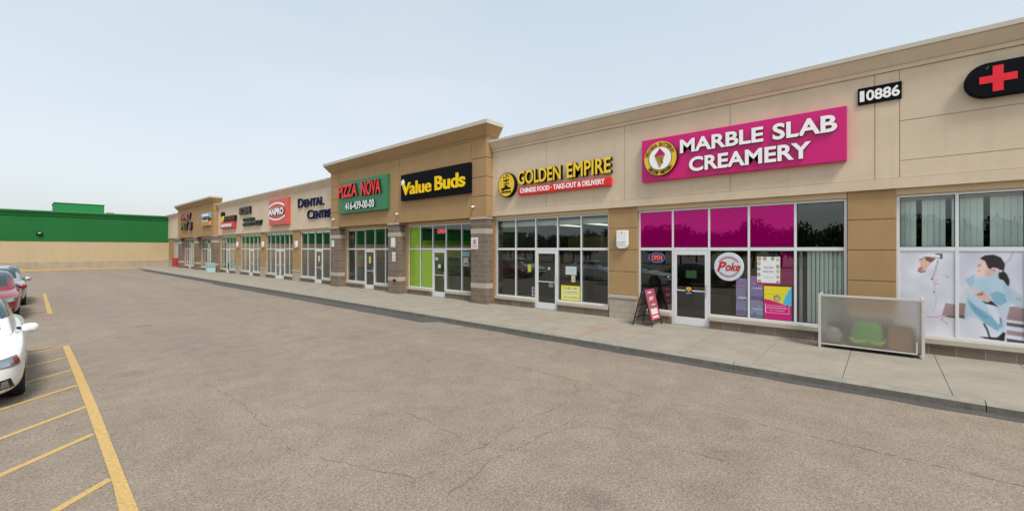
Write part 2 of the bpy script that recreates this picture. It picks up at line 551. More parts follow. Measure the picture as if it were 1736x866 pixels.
# ------------------------------------------------------------------ ground
def asphalt_mat(name, base, warm, dark=0.75, patches=True):
    m = bpy.data.materials.new(name); m.use_nodes = True
    t = m.node_tree; p = t.nodes['Principled BSDF']
    p.inputs['Roughness'].default_value = 0.88
    p.inputs['Specular IOR Level'].default_value = 0.25
    geo = t.nodes.new('ShaderNodeNewGeometry')

    def noise(sc, det=4, rough=0.6):
        n = t.nodes.new('ShaderNodeTexNoise')
        n.inputs['Scale'].default_value = sc; n.inputs['Detail'].default_value = det; n.inputs['Roughness'].default_value = rough
        t.links.new(geo.outputs['Position'], n.inputs[0])
        return n.outputs[0]

    def rng(src, a, b, c, d_):
        r = t.nodes.new('ShaderNodeMapRange')
        for i, q in enumerate((a, b, c, d_)): r.inputs[i + 1].default_value = q
        t.links.new(src, r.inputs[0])
        return r.outputs[0]

    def mul(a, b):
        k = t.nodes.new('ShaderNodeMath'); k.operation = 'MULTIPLY'
        t.links.new(a, k.inputs[0]); t.links.new(b, k.inputs[1])
        return k.outputs[0]

    mixc = t.nodes.new('ShaderNodeMix'); mixc.data_type = 'RGBA'
    mixc.inputs[6].default_value = (*base, 1); mixc.inputs[7].default_value = (*warm, 1)
    t.links.new(rng(noise(0.16, 5), 0.35, 0.65, 0, 1), mixc.inputs[0])
    vo = t.nodes.new('ShaderNodeTexVoronoi'); vo.inputs['Scale'].default_value = 105
    t.links.new(geo.outputs['Position'], vo.inputs[0])
    ve = t.nodes.new('ShaderNodeSeparateColor'); t.links.new(vo.outputs['Color'], ve.inputs[0])
    f = mul(rng(ve.outputs[0], 0, 1, 0.68, 1.32), rng(noise(34, 6, 0.8), 0.3, 0.7, 0.66, 1.34))
    f = mul(f, rng(noise(2.2, 4), 0.3, 0.7, 0.90, 1.10))
    f = mul(f, rng(noise(0.5, 4), 0.3, 0.7, 0.94, 1.05))
    mpl = t.nodes.new('ShaderNodeMapping'); mpl.inputs['Scale'].default_value = (0.75, 0.05, 1)
    t.links.new(geo.outputs['Position'], mpl.inputs[0])
    nl = t.nodes.new('ShaderNodeTexNoise'); nl.inputs['Scale'].default_value = 1.0; nl.inputs['Detail'].default_value = 3
    t.links.new(mpl.outputs[0], nl.inputs[0])
    f = mul(f, rng(nl.outputs[0], 0.35, 0.65, 0.95, 1.04))
    dr = t.nodes.new('ShaderNodeTexVoronoi'); dr.inputs['Scale'].default_value = 0.55
    t.links.new(geo.outputs['Position'], dr.inputs[0])
    dn = t.nodes.new('ShaderNodeMath'); dn.operation = 'ADD'
    t.links.new(dr.outputs['Distance'], dn.inputs[0]); t.links.new(rng(noise(6, 4), 0.3, 0.7, -0.06, 0.06), dn.inputs[1])
    f = mul(f, rng(dn.outputs[0], 0.03, 0.16, 0.80, 1.0))
    v = t.nodes.new('ShaderNodeVectorMath'); v.operation = 'SCALE'
    t.links.new(mixc.outputs[2], v.inputs[0]); t.links.new(f, v.inputs['Scale'])
    t.links.new(v.outputs[0], p.inputs['Base Color'])
    b = t.nodes.new('ShaderNodeBump'); b.inputs['Strength'].default_value = 0.40; b.inputs['Distance'].default_value = 0.010
    t.links.new(vo.outputs['Distance'], b.inputs['Height'])
    t.links.new(b.outputs[0], p.inputs['Normal'])
    MATS[name] = m
    return m


ASPH = asphalt_mat('aged_asphalt', (0.255, 0.213, 0.174), (0.284, 0.230, 0.177))
ASPH2 = asphalt_mat('newer_asphalt', (0.085, 0.085, 0.084), (0.098, 0.094, 0.09))
CONC = mat('sidewalk_concrete', (0.320, 0.288, 0.236), 0.9, 0.2, nscale=1.7, namt=0.15, bump=0.15, bscale=120)
CURB = mat('curb_concrete', (0.30, 0.28, 0.235), 0.9, 0.2, nscale=5, namt=0.2, bump=0.3, bscale=60)
CURBF = mat('dark_curb_face', (0.135, 0.122, 0.104), 0.95, 0.15, nscale=6, namt=0.35, bump=0.4, bscale=50)  # front face of the kerb, a darker mottled tone than its top


def rust(m, segs):
    t = m.node_tree; p = t.nodes['Principled BSDF']
    src = p.inputs['Base Color'].links[0].from_socket
    geo = t.nodes.new('ShaderNodeNewGeometry')
    n = t.nodes.new('ShaderNodeTexNoise'); n.inputs['Scale'].default_value = 7; n.inputs['Detail'].default_value = 5
    t.links.new(geo.outputs['Position'], n.inputs[0])
    for cx_, cy_, ang, L, wd, am in segs:
        mp = t.nodes.new('ShaderNodeMapping'); mp.vector_type = 'TEXTURE'
        mp.inputs['Location'].default_value = (cx_, cy_, 0.13); mp.inputs['Rotation'].default_value = (0, 0, ang)
        mp.inputs['Scale'].default_value = (L, wd, 1)
        t.links.new(geo.outputs['Position'], mp.inputs[0])
        ln_ = t.nodes.new('ShaderNodeVectorMath'); ln_.operation = 'LENGTH'
        t.links.new(mp.outputs[0], ln_.inputs[0])
        ad_ = t.nodes.new('ShaderNodeMath'); ad_.operation = 'ADD'
        t.links.new(ln_.outputs['Value'], ad_.inputs[0]); t.links.new(n.outputs[0], ad_.inputs[1])
        r = t.nodes.new('ShaderNodeMapRange')
        for i_, q_ in enumerate((0.75, 1.45, am, 0.0)): r.inputs[i_ + 1].default_value = q_
        t.links.new(ad_.outputs[0], r.inputs[0])
        mi = t.nodes.new('ShaderNodeMix'); mi.data_type = 'RGBA'
        t.links.new(r.outputs[0], mi.inputs[0]); t.links.new(src, mi.inputs[6]); mi.inputs[7].default_value = (0.36, 0.20, 0.11, 1)
        src = mi.outputs[2]
    t.links.new(src, p.inputs['Base Color'])


rust(CONC, [(10.3, 5.85, -0.05, 1.7, 0.20, 0.5), (10.4, 12.0, 0.0, 1.2, 0.15, 0.45)])
JOINT = mat('joint_dirt', (0.045, 0.040, 0.034), 0.95)


def paint_mat():
    m = bpy.data.materials.new('worn_yellow_paint'); m.use_nodes = True
    t = m.node_tree; p = t.nodes['Principled BSDF']
    p.inputs['Roughness'].default_value = 0.75
    geo = t.nodes.new('ShaderNodeNewGeometry')
    n = t.nodes.new('ShaderNodeTexNoise'); n.inputs['Scale'].default_value = 42; n.inputs['Detail'].default_value = 6; n.inputs['Roughness'].default_value = 0.75
    t.links.new(geo.outputs['Position'], n.inputs[0])
    r = t.nodes.new('ShaderNodeValToRGB')
    r.color_ramp.elements[0].position = 0.36; r.color_ramp.elements[0].color = (0.30, 0.22, 0.12, 1)
    r.color_ramp.elements[1].position = 0.50; r.color_ramp.elements[1].color = (0.56, 0.36, 0.115, 1)
    k = r.color_ramp.elements.new(0.7); k.color = (0.62, 0.41, 0.15, 1)
    t.links.new(n.outputs[0], r.inputs[0]); t.links.new(r.outputs[0], p.inputs['Base Color'])
    MATS['paint'] = m
    return m


PAINT = paint_mat()

struct(MB().quad((-900, -900, 0), (900, -900, 0), (900, 900, 0), (-900, 900, 0)).build('parking_lot', ASPH))
# newer asphalt along the kerb
rng_ = random.Random(3)
pts = [(8.80, -10)]
y = -10.0
edge = []
while y < 62:
    base = 8.80 if (y < 10.9) else (8.33 if y < 34 else 8.55)
    edge.append((base + rng_.uniform(-0.035, 0.035), y))
    y += 0.45
mb = MB()
for (a, b) in zip(edge, edge[1:]):
    mb.quad((a[0], a[1], .004), (9.06, a[1], .004), (9.06, b[1], .004), (b[0], b[1], .004))
struct(mb.build('asphalt_patch', ASPH2))

# sidewalk slabs, with open joints over a dirt bed
mb = MB()
mb.box(9.20, 12.60, -10, 63.5, -0.05, 0.115, 1)
js = [-10, -8.1, -6.5, -4.9, -3.3, -1.95, -0.78, 0.54, 1.91, 3.3, 4.75, 6.2, 7.7, 9.2, 10.7, 12.2]
while js[-1] < 62: js.append(js[-1] + 1.5)
js[-1] = 63.5
for a, b in zip(js, js[1:]):
    mb.box(9.206, 12.60, a + 0.005, b - 0.005, -0.04, 0.13 + rng_.uniform(0, 0.003), 0)
struct(mb.build('sidewalk', [CONC, JOINT]))
mb = MB()
cj = [-10, -7, -4, -1.1, 2.2, 5.3, 8.4, 11.4, 14.4]
while cj[-1] < 62: cj.append(cj[-1] + 3.0)
cj[-1] = 63.5
for a, b in zip(cj, cj[1:]):
    # chamfered kerb: top and darker front face
    a += 0.006; b -= 0.006
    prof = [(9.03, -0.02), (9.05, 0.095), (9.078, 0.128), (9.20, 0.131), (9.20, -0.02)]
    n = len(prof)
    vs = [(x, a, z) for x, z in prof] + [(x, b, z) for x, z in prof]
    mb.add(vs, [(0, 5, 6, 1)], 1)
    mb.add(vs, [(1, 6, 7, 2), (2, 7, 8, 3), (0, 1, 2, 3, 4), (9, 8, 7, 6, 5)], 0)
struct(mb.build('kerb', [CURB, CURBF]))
# pavement and yellow kerb before the green building
struct(MB().box(-60, 12.6, 67.72, 69.52, -0.02, 0.13).build('far_pavement', CONC))
struct(MB().box(-60, 10.4, 67.52, 67.715, -0.02, 0.14).build('yellow_kerb', PAINT, bevel=0.02))
struct(MB().box(9.20, 12.6, 63.503, 67.715, -0.02, 0.131).build('corner_pavement', CONC))

# painted lines
mb = MB()


def stripe(mb, a, b, wd, z=.008):
    a, b = Vector((*a, z)), Vector((*b, z))
    n = (b - a).normalized().cross(Vector((0, 0, 1))) * wd / 2
    k = max(1, int((b - a).length / 0.5))
    for i in range(k):
        p, q = a.lerp(b, i / k), a.lerp(b, (i + 1) / k)
        mb.quad(p + n, p - n, q - n, q + n)


ln = [(0.66, 0.77, 14.86), (0.645, 0.765, 11.6), (0.63, 0.745, 8.8), (0.60, 0.70, 5.8), (0.57, 0.69, 5.0), (0.55, 0.67, 1.0)]
for (l0, r0, y0), (l1, r1, y1) in zip(ln, ln[1:]):
    mb.quad((l1, y1, .008), (r1, y1, .008), (r0, y0, .008), (l0, y0, .008))
struct(mb.build('painted_edge_line', PAINT))
for i, (yy, xl) in enumerate(((14.74, -1.6), (13.27, -1.6), (11.81, -1.6), (10.42, -1.6), (8.91, -1.6), (7.52, -1.6), (5.92, -1.6), (4.45, -1.6), (2.95, -1.6))):
    mb = MB()
    xr = 0.645 if yy > 8 else 0.60
    stripe(mb, (xr, yy), (xl, yy - (xr - xl) * 0.88), 0.085, .004)
    struct(mb.build('painted_hatch_line', PAINT))
mb = MB(); stripe(mb, (0.66, 14.80), (-1.6, 14.72), 0.08, .012); struct(mb.build('painted_hatch_line', PAINT))
mb = MB()
mb.quad((0.63, 22.45, .008), (0.76, 22.45, .008), (0.86, 33.1, .008), (0.755, 33.2, .008))
struct(mb.build('painted_edge_line', PAINT))
for i in range(8):
    mb = MB(); yy = 22.6 + i * 1.48
    stripe(mb, (0.64 + 0.01 * i, yy), (-1.5, yy - (0.0 if i in (0, 7) else 1.1)), 0.09, .004)
    struct(mb.build('painted_hatch_line', PAINT))

# cracks and seams in the asphalt
CRK = mat('crack_dirt', (0.085, 0.072, 0.06), 0.95)


def crack(pts, wd, seed, jit=0.03, name='pavement_crack'):
    rg = random.Random(seed)
    P = []
    for a, b in zip(pts, pts[1:]):
        L = math.dist(a, b); k = max(2, int(L / 0.09))
        for i in range(k):
            t = i / k
            P.append((a[0] + (b[0] - a[0]) * t + rg.uniform(-jit, jit), a[1] + (b[1] - a[1]) * t + rg.uniform(-jit, jit)))
    P.append(pts[-1])
    mb = MB(); prev = None
    for i, p in enumerate(P):
        q = P[min(i + 1, len(P) - 1)]; o = P[max(i - 1, 0)]
        t = Vector((q[0] - o[0], q[1] - o[1], 0)).normalized()
        n = Vector((-t.y, t.x, 0)) * wd * rg.uniform(0.10, 0.75) / 2
        cur = (Vector((*p, .003)) + n, Vector((*p, .003)) - n)
        if prev and rg.random() > 0.12:
            mb.quad(prev[0], prev[1], cur[1], cur[0])
        prev = cur
    struct(mb.build(name, CRK))


crack([(6.46, -6), (6.47, 0.2), (6.45, 4.1), (6.48, 8.5), (6.44, 16), (6.47, 30), (6.45, 55)], 0.013, 1, 0.012)
crack([(2.0, 3.4), (2.62, 3.55), (3.18, 3.63), (3.64, 3.56), (4.33, 3.69), (4.84, 3.66), (5.53, 3.62), (5.95, 3.8), (6.44, 4.1)], 0.011, 2)
crack([(1.9, 3.0), (2.7, 3.12), (3.43, 3.26), (4.07, 3.23), (4.45, 3.2), (5.15, 3.23), (5.6, 3.0)], 0.011, 3)
crack([(4.45, 3.2), (5.0, 2.92), (5.0, 2.5), (4.96, 2.17), (5.1, 1.2)], 0.009, 4)
crack([(3.58, 5.16), (3.62, 4.74), (3.56, 3.91), (3.64, 3.56)], 0.009, 5)
crack([(2.1, 9.0), (2.2, 7.4), (2.05, 5.2), (2.62, 3.6)], 0.009, 6)
crack([(0.8, 17.6), (2.4, 17.2), (4.6, 17.5), (6.4, 17.1)], 0.014, 7)
crack([(-0.1, 15.4), (0.25, 18.2), (0.35, 21.5)], 0.012, 8)

# ------------------------------------------------------------------ the strip mall
MALL = thing('strip_mall', 'long beige stucco strip mall with two taller brown blocks and stone pillars', 'building')
W = 12.52          # wall plane
XG = 12.62         # glass plane


def cornice(name, parent, y0, y1, xb, prof, mats, fl):
    """prof: list of (offset outwards, z); wraps the front and both ends. fl: (offset, z0, z1) of the flashing."""
    mb = MB()
    rings = []
    for off, z in prof:
        rings.append([(xb, y0 - off[1], z), (off[0], y0 - off[1], z), (off[0], y1 + off[1], z), (xb, y1 + off[1], z)])
    for a, b in zip(rings, rings[1:]):
        o = len(mb.v)
        mb.add(a + b, [(i + 1, i, i + 4, i + 5) for i in range(3)])
    mb.add(rings[-1], [(0, 1, 2, 3)]); mb.add(rings[0], [(3, 2, 1, 0)])
    c = mb.build(name, mats[0], parent)
    f = MB()
    f.box(fl[0], xb, y0 - fl[1], y1 + fl[1], fl[2], fl[3])
    f.build('metal_flashing', mats[1], c, bevel=0.008)
    return c


def panels(mb, xf, ys, z0, z1, gap=0.014, t=0.02):
    ys = sorted(ys)
    for a, b in zip(ys, ys[1:]):
        mb.box(xf, xf + t, a + gap / 2, b - gap / 2, z0, z1)


def cream(y0, y1, joints, sub=None):
    mb = MB()
    xf = 12.46
    mb.box(xf + 0.02, 12.9, y0, y1, 3.66, 6.5)
    ys = [y0] + joints + [y1]
    if sub:                                   # framed field of the pharmacy end
        ysub, za, zb = sub
        ya = [q for q in ys if q >= ysub - 0.01]
        panels(mb, xf, ya, 3.87, 6.19)
        mb.box(xf, xf + 0.02, y0, ysub - 0.007, 3.87, za - 0.007)
        mb.box(xf, xf + 0.02, y0, ysub - 0.007, za + 0.007, zb - 0.007)
        mb.box(xf, xf + 0.02, y0, ysub - 0.007, zb + 0.007, 6.19)
    else:
        panels(mb, xf, ys, 3.87, 6.19)
    mb.box(xf - 0.02, xf + 0.02, y0, y1, 3.64, 3.862)      # bottom band
    f = mb.build('cream_fascia', CREAM, MALL, bevel=0.004)
    c = cornice('cornice', f, y0, y1, 12.95,
                [((xf, 0), 6.195), ((xf - 0.035, 0), 6.197), ((xf - 0.04, 0), 6.275), ((xf - 0.075, 0), 6.30), ((xf - 0.20, 0), 6.50), ((xf - 0.21, 0), 6.53)],
                [CREAM, FLASH], (xf - 0.245, 0, 6.53, 6.635))
    return f


cream(-9.0, 11.88, [-0.25, 0.16, 3.11, 6.16, 9.21], (-0.25, 4.23, 5.085))
cream(24.78, 48.28, [27.8, 30.9, 34.0, 37.1, 40.2, 43.3, 46.0])
cream(62.42, 69.5, [65.9])


def brown(y0, y1, seams):
    xf = 12.10
    mb = MB()
    mb.box(xf + 0.03, 12.74, y0 + 0.02, y1 - 0.02, 3.615, 7.1)
    pw = 0.84
    zz = [3.60, 4.45, 5.21, 5.97, 6.735]
    for ya, yb in ((y0, y0 + pw), (y1 - pw, y1)):
        for a, b in zip(zz, zz[1:]):
            mb.box(xf, 12.735, ya, yb, a + (0.014 if a > 3.7 else 0), b - 0.014)
    panels(mb, xf + 0.016, [y0 + pw + 0.02] + seams + [y1 - pw - 0.02], 3.602, 6.70, 0.02)
    mb.box(xf - 0.004, 12.737, y0 - 0.002, y1 + 0.002, 6.735, 6.80)
    f = mb.build('brown_fascia', BROWN, MALL, bevel=0.005)
    cornice('cornice', f, y0, y1, 12.745,
            [((xf - 0.006, 0.004), 6.80), ((xf - 0.05, 0.05), 6.83), ((xf - 0.12, 0.12), 6.93), ((xf - 0.24, 0.24), 7.10), ((xf - 0.29, 0.29), 7.19)],
            [BROWN, FLASH], (xf - 0.33, 0.33, 7.19, 7.35))


brown(11.87, 24.80, [17.82, 18.62])
brown(48.25, 62.40, [54.6, 55.6])


def pier(y0, y1, base=True, grooves=True):
    mb = MB()
    zz = [0.13, 0.87, 1.61, 2.30, 2.985, 3.66]
    mb.box(W + 0.02, 12.72, y0 + 0.003, y1 - 0.003, 0.13, 3.66)
    for a, b in zip(zz, zz[1:]):
        mb.box(W, W + 0.03, y0, y1, a + 0.012, b - 0.012)
    p = mb.build('pier', TAN, MALL, bevel=0.008)
    if base:
        MB().box(W - 0.05, W + 0.01, y0 + 0.03, y1 - 0.05, 0.10, 0.765).build('block_base', PALEBLOCK, p, bevel=0.006)
        MB().box(W - 0.075, W + 0.01, y0 + 0.01, y1 - 0.03, 0.768, 0.87).build('base_cap', SILL, p, bevel=0.008)


for a, b in ((-0.2, 0.64), (5.745, 6.745), (30.05, 31.29), (36.28, 37.41), (42.13, 43.39)):
    pier(a, b)
for a, b in ((47.85, 48.24), (24.80, 25.0), (66.78, 69.5), (11.80, 11.92), (12.78, 12.86)):
    pier(a, b, base=(b - a) > 1)


def pillar(y0, y1):
    x0 = 12.12
    p = MB().box(x0, 12.60, y0, y1, 0.08, 3.525).build('stone_pillar', BLOCK, MALL, bevel=0.008)
    for a, b in ((0.755, 0.955), (2.945, 3.145)):
        MB().box(x0 - 0.008, 12.603, y0 - 0.008, y1 + 0.008, a, b).build('stone_band', PALE, p, bevel=0.004)
    MB().box(x0 - 0.035, 12.606, y0 - 0.035, y1 + 0.035, 3.527, 3.602).build('pillar_cap', SILL, p, bevel=0.008)


for a, b in ((11.92, 12.78), (17.92, 18.80), (23.95, 24.90), (48.24, 49.19), (54.55, 55.44), (61.56, 62.38)):
    pillar(a, b)


def wall_piece(name, y0, y1, z0, z1, m, x0=W + 0.004, x1=12.70):
    return MB().box(x0, x1, y0, y1, z0, z1).build(name, m, MALL)


FRAMEW = 0.055
WIN = {}


def shop(key, y0, y1, mull, doors, head=3.50, recess=False):
    """One glazed shopfront: mull = inner mullion Ys, doors = list of (ya, yb, handle side)."""
    z_sill = 0.47
    inx0, inx1 = 12.588, 12.675
    mb = MB()
    h = FRAMEW / 2
    dr = [(a, b) for a, b, _ in doors]
    # frame: jambs, head, mullions, transom bar
    for k, yv in enumerate([y0 + h, y1 - h] + mull):
        mid = any(a + 0.02 < yv < b - 0.02 for a, b in dr)
        atd = any(abs(yv - a) < 0.02 or abs(yv - b) < 0.02 for a, b in dr)
        mb.box(inx0, inx1, yv - h, yv + h, (2.37 if mid else (0.13 if atd else z_sill)), head)
    ys = sorted([y0 + 2 * h] + mull + [y1 - 2 * h])
    seg = list(zip(ys, ys[1:]))
    for i, (a, b) in enumerate(seg):
        ga = a if i == 0 else a + h
        gb = b if i == len(seg) - 1 else b - h
        mb.box(inx0 + 0.002, inx1 - 0.002, ga, gb, head - FRAMEW, head)
        mb.box(inx0 + 0.002, inx1 - 0.002, ga, gb, 2.285, 2.37)
        if not any(p - 0.02 <= (a + b) / 2 <= q + 0.02 for p, q in dr):
            mb.box(inx0 + 0.002, inx1 - 0.002, ga, gb, z_sill, z_sill + FRAMEW)
    win = mb.build('shop_window', ALU, MALL, bevel=0.004)
    g = MB(); gk = MB()
    for i, (a, b) in enumerate(seg):
        ga = (a if i == 0 else a + h); gb = (b if i == len(seg) - 1 else b - h)
        pans = [(2.37, head - FRAMEW)]
        if not any(p - 0.02 <= (a + b) / 2 <= q + 0.02 for p, q in dr):
            pans.append((z_sill + FRAMEW, 2.285))
        for za, zb in pans:
            g.quad((XG, gb, za), (XG, ga, za), (XG, ga, zb), (XG, gb, zb))
            for q in ((ga, ga + .012), (gb - .012, gb)):
                gk.box(XG - .012, XG - .002, q[0], q[1], za, zb)
            for q in ((za, za + .012), (zb - .012, zb)):
                gk.box(XG - .011, XG - .003, ga, gb, q[0], q[1])
    g.build('glass', GLASS, win)
    gk.build('gasket', GASKET, win)
    # low block wall with limestone sill, broken at the doors
    cuts = [y0] + [q for a, b in sorted(dr) for q in (a - h, b + h)] + [y1]
    ext = 0.0
    for a, b in zip(cuts[::2], cuts[1::2]):
        if b - a < 0.1: continue
        bw = MB().box(W - 0.01, 12.70, a, b, 0.10, 0.352).build('base_wall', BLOCK, MALL, bevel=0.005)
        MB().box(W - 0.055, 12.69, a - 0.0, b + 0.0, 0.355, 0.468).build('sill', SILL, bw, bevel=0.01)
    # doors
    for a, b, side in doors:
        a2, b2 = a + h, b - h
        d = MB()
        st, x0, x1 = 0.085, 12.585, 12.635
        d.box(x0, x1, a2 + .004, a2 + st, 0.145, 2.28); d.box(x0, x1, b2 - st, b2 - .004, 0.145, 2.28)
        d.box(x0 + .001, x1 - .001, a2 + st, b2 - st, 2.16, 2.28); d.box(x0 + .001, x1 - .001, a2 + st, b2 - st, 0.145, 0.37)
        dd = d.build('door', ALU, MALL, bevel=0.004)
        MB().quad((12.612, b2 - st, .37), (12.612, a2 + st, .37), (12.612, a2 + st, 2.16), (12.612, b2 - st, 2.16)).build('glass', GLASS, dd)
        MB().box(12.575, 12.60, a2 + st, b2 - st, 1.12, 1.15).build('push_bar', ALU, dd, bevel=0.004)
        hy = a2 + 0.045 if side < 0 else b2 - 0.045
        hm = MB()
        hm.ring((12.525, hy, 0.98), (12.525, hy, 1.32), 0.014)
        hm.ring((12.525, hy, 1.0), (12.59, hy, 1.0), 0.011); hm.ring((12.525, hy, 1.30), (12.59, hy, 1.30), 0.011)
        hm.build('handle', STEEL, dd)
        MB().box(12.55, 12.70, a - h + .06, b + h - .06, 0.10, 0.142).build('threshold', STEEL, dd)
    # lintel above the window
    if head < 3.6:
        wall_piece('lintel', y0 - 0.001, y1 + 0.001, head + 0.004, 3.66 if not recess else 3.60, TRIMTAN)
    # the room behind
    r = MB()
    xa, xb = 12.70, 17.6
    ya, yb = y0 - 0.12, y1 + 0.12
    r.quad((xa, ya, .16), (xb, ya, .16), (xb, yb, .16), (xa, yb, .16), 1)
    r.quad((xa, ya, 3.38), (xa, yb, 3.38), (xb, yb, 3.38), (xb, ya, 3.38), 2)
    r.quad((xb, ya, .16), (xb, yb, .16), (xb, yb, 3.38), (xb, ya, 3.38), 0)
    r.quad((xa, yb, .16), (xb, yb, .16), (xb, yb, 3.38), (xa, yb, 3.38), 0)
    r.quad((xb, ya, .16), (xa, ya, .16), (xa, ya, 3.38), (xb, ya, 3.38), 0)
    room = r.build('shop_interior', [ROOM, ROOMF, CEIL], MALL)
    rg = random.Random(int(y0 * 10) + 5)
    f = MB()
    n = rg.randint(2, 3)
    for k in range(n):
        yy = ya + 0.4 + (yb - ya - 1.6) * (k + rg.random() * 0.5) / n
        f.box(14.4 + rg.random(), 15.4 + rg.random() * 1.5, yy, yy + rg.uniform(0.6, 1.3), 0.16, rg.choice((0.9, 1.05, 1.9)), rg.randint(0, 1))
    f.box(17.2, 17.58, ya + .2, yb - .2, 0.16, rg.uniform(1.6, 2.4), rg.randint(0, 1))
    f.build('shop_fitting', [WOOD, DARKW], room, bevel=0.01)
    WIN[key] = win
    if key == 'value':
        MB().box(12.72, 16.2, 16.72, 16.80, 0.17, 2.75).build('lime_partition', LIME, room)
        MB().box(12.80, 12.83, 14.0, 14.8, 0.17, 1.5).build('display_case', DARKW, room)
    if key == 'chinese':
        c_ = MB()
        for k in range(3):
            yy = ya + 0.7 + k * 1.5
            c_.box(13.3, 16.8, yy, yy + 0.3, 3.34, 3.375)
        c_.build('ceiling_lamp', mat('lamp_panel', (0.85, 0.88, 0.80), emit=1.2), room)
        MB().box(17.50, 17.58, ya + 0.3, yb - 0.3, 2.2, 2.9).build('menu_board', mat('menu_board', (0.30, 0.22, 0.08)), room)
        MB().box(12.80, 12.90, ya + 0.15, yb - 0.15, 3.20, 3.375).build('valance', mat('pale_valance', (0.62, 0.66, 0.62)), room, bevel=0.01)
    return win


shop('pharmacy', -4.9, -0.2, [-1.125, -2.05, -2.98, -3.92], [])
shop('creamery', 0.65, 5.745, [1.66, 2.69, 3.68, 4.69], [(3.68, 4.69, -1)])
shop('chinese', 6.75, 11.79, [7.82, 8.8, 9.79, 10.77], [(8.8, 9.79, -1)])
shop('value', 12.87, 17.72, [13.86, 14.9, 15.85, 16.78], [(14.9, 15.85, -1)], head=3.45, recess=True)
shop('pizza', 18.98, 23.75, [19.79, 20.8, 21.81, 22.81], [(20.8, 21.81, -1)], head=3.45, recess=True)
shop('dental', 25.0, 30.04, [25.9, 26.91, 27.96, 29.04], [(26.91, 27.96, -1)])
shop('phone', 31.3, 36.27, [32.02, 32.84, 33.70, 34.56, 35.5], [(32.84, 33.70, 1), (33.70, 34.56, -1)])
shop('salon', 37.42, 42.12, [38.25, 39.15, 40.14, 41.2], [(39.15, 40.14, -1)])
shop('sandwich', 43.4, 47.84, [44.34, 45.26, 46.22, 47.07], [(45.26, 46.22, -1)])
shop('block_a', 49.4, 54.4, [50.4, 51.4, 52.4, 53.4], [(50.4, 51.4, 1), (51.4, 52.4, -1)], head=3.45, recess=True)
shop('block_b', 55.62, 61.4, [56.6, 57.6, 58.6, 59.6, 60.5], [(58.6, 59.6, -1)], head=3.45, recess=True)
shop('end', 64.45, 66.77, [65.2, 66.0], [])
for a, b in ((17.722, 17.918), (18.802, 18.978), (23.752, 23.948), (49.2, 49.398), (54.402, 54.548), (55.442, 55.618), (61.402, 61.558), (62.39, 64.448)):
    wall_piece('wall', a, b, 0.1, 3.66, TAN, x0=W + 0.002)
MB().box(12.95, 40, -9, 69.4, 6.2, 6.3).box(13.0, 40, -9.0, -8.9, 0, 6.2).box(39.9, 40, -8.9, 69.4, 0, 6.2).box(12.72, 13.0, -9, -4.95, 0.1, 3.66).build('roof', [ROOF], MALL)
MB().box(W, 12.72, -9, -4.9, 0.1, 3.66).build('wall', TAN, MALL)

# films stuck to the glass (inside face)
FX = XG + 0.008


def film(win, y0, y1, z0, z1, m, name='window_film', fx=FX):
    MB().box(fx, fx + 0.004, y0, y1, z0, z1).build(name, m, WIN[win])


for a, b in ((1.69, 2.66), (2.72, 3.65), (3.71, 4.66), (4.72, 5.69)):
    film('creamery', a, b, 2.382, 3.433, FILM, fx=XG - 0.016)
film('creamery', 1.70, 1.98, 1.42, 2.272, FILM)
for a, b, c, e_ in ((16.81, 17.66, 2.37, 3.39), (16.81, 17.66, .53, 2.285), (15.88, 16.75, .53, 2.285)):
    film('value', a, b, c, e_, LIME)

# ------------------------------------------------------------------ green building
GB = thing('green_building', 'large store wall painted green above tan at the far end of the lot', 'building')
YG = 69.52
MB().box(-60, 12.515, YG, YG + 40, 0.93, 3.17).build('tan_wall', TANW, GB)
MB().box(-60, 12.515, YG - 0.05, YG + 40, 0, 0.93).build('base_course', BASEW, GB, bevel=0.02)
MB().box(-60, 12.515, YG - 0.03, YG + 40, 3.173, 5.90).build('green_wall', GREENW, GB)
gm = MB()
prof = [(YG - 0.03, 5.902), (YG - 0.10, 5.93), (YG - 0.12, 6.05), (YG - 0.26, 6.32), (YG - 0.28, 6.42)]
for (ya, za), (yb, zb) in zip(prof, prof[1:]):
    gm.quad((12.45, ya, za), (-60, ya, za), (-60, yb, zb), (12.45, yb, zb))
gm.box(-60, 12.45, YG - 0.27, YG + 40, 6.42, 6.43)
gc = gm.build('cornice', GREENW, GB)
MB().box(-60, 12.45, YG - 0.31, YG + 0.3, 6.432, 6.53).build('metal_flashing', mat('green_flashing', (0.06, 0.26, 0.10), 0.5), gc)
ru = thing('rooftop_enclosure', 'bright green boxy enclosure standing on the roof of the green store', 'roof enclosure')
e1 = MB().box(2.66, 7.0, YG + 5.5, YG + 11, 6.43, 7.86).build('cladding', GREENL, ru, bevel=0.02)
MB().box(2.6, 7.06, YG + 5.44, YG + 11.06, 7.862, 7.93).build('cap', GREENL, ru, bevel=0.01)
MB().box(7.3, 7.95, YG + 5.6, YG + 7, 6.43, 7.02).build('vent_box', ROOF, ru, bevel=0.02)
fl = thing('wall_lamp', 'black half round floodlight on the green wall of the far store', 'wall lamp')
lm = MB().ellipsoid((1.35, YG - 0.16, 4.0), (0.27, 0.20, 0.15), 16, 8).box(1.15, 1.55, YG - 0.1, YG - 0.02, 3.9, 4.15)
lm.build('housing', BLACK, fl)
MB().ellipsoid((1.35, YG - 0.24, 4.03), (0.18, 0.14, 0.07), 14, 8).build('lens', LAMPG, fl)

# ------------------------------------------------------------------ signs
XS = 12.30


def disc(mb, cy, cz, ry, rz, xf, xb, n=48, mi=0, side=None):
    mb.prism_yz([(cy + ry * math.cos(2 * math.pi * i / n), cz + rz * math.sin(2 * math.pi * i / n)) for i in range(n)], xf, xb, mi, side)
    return mb


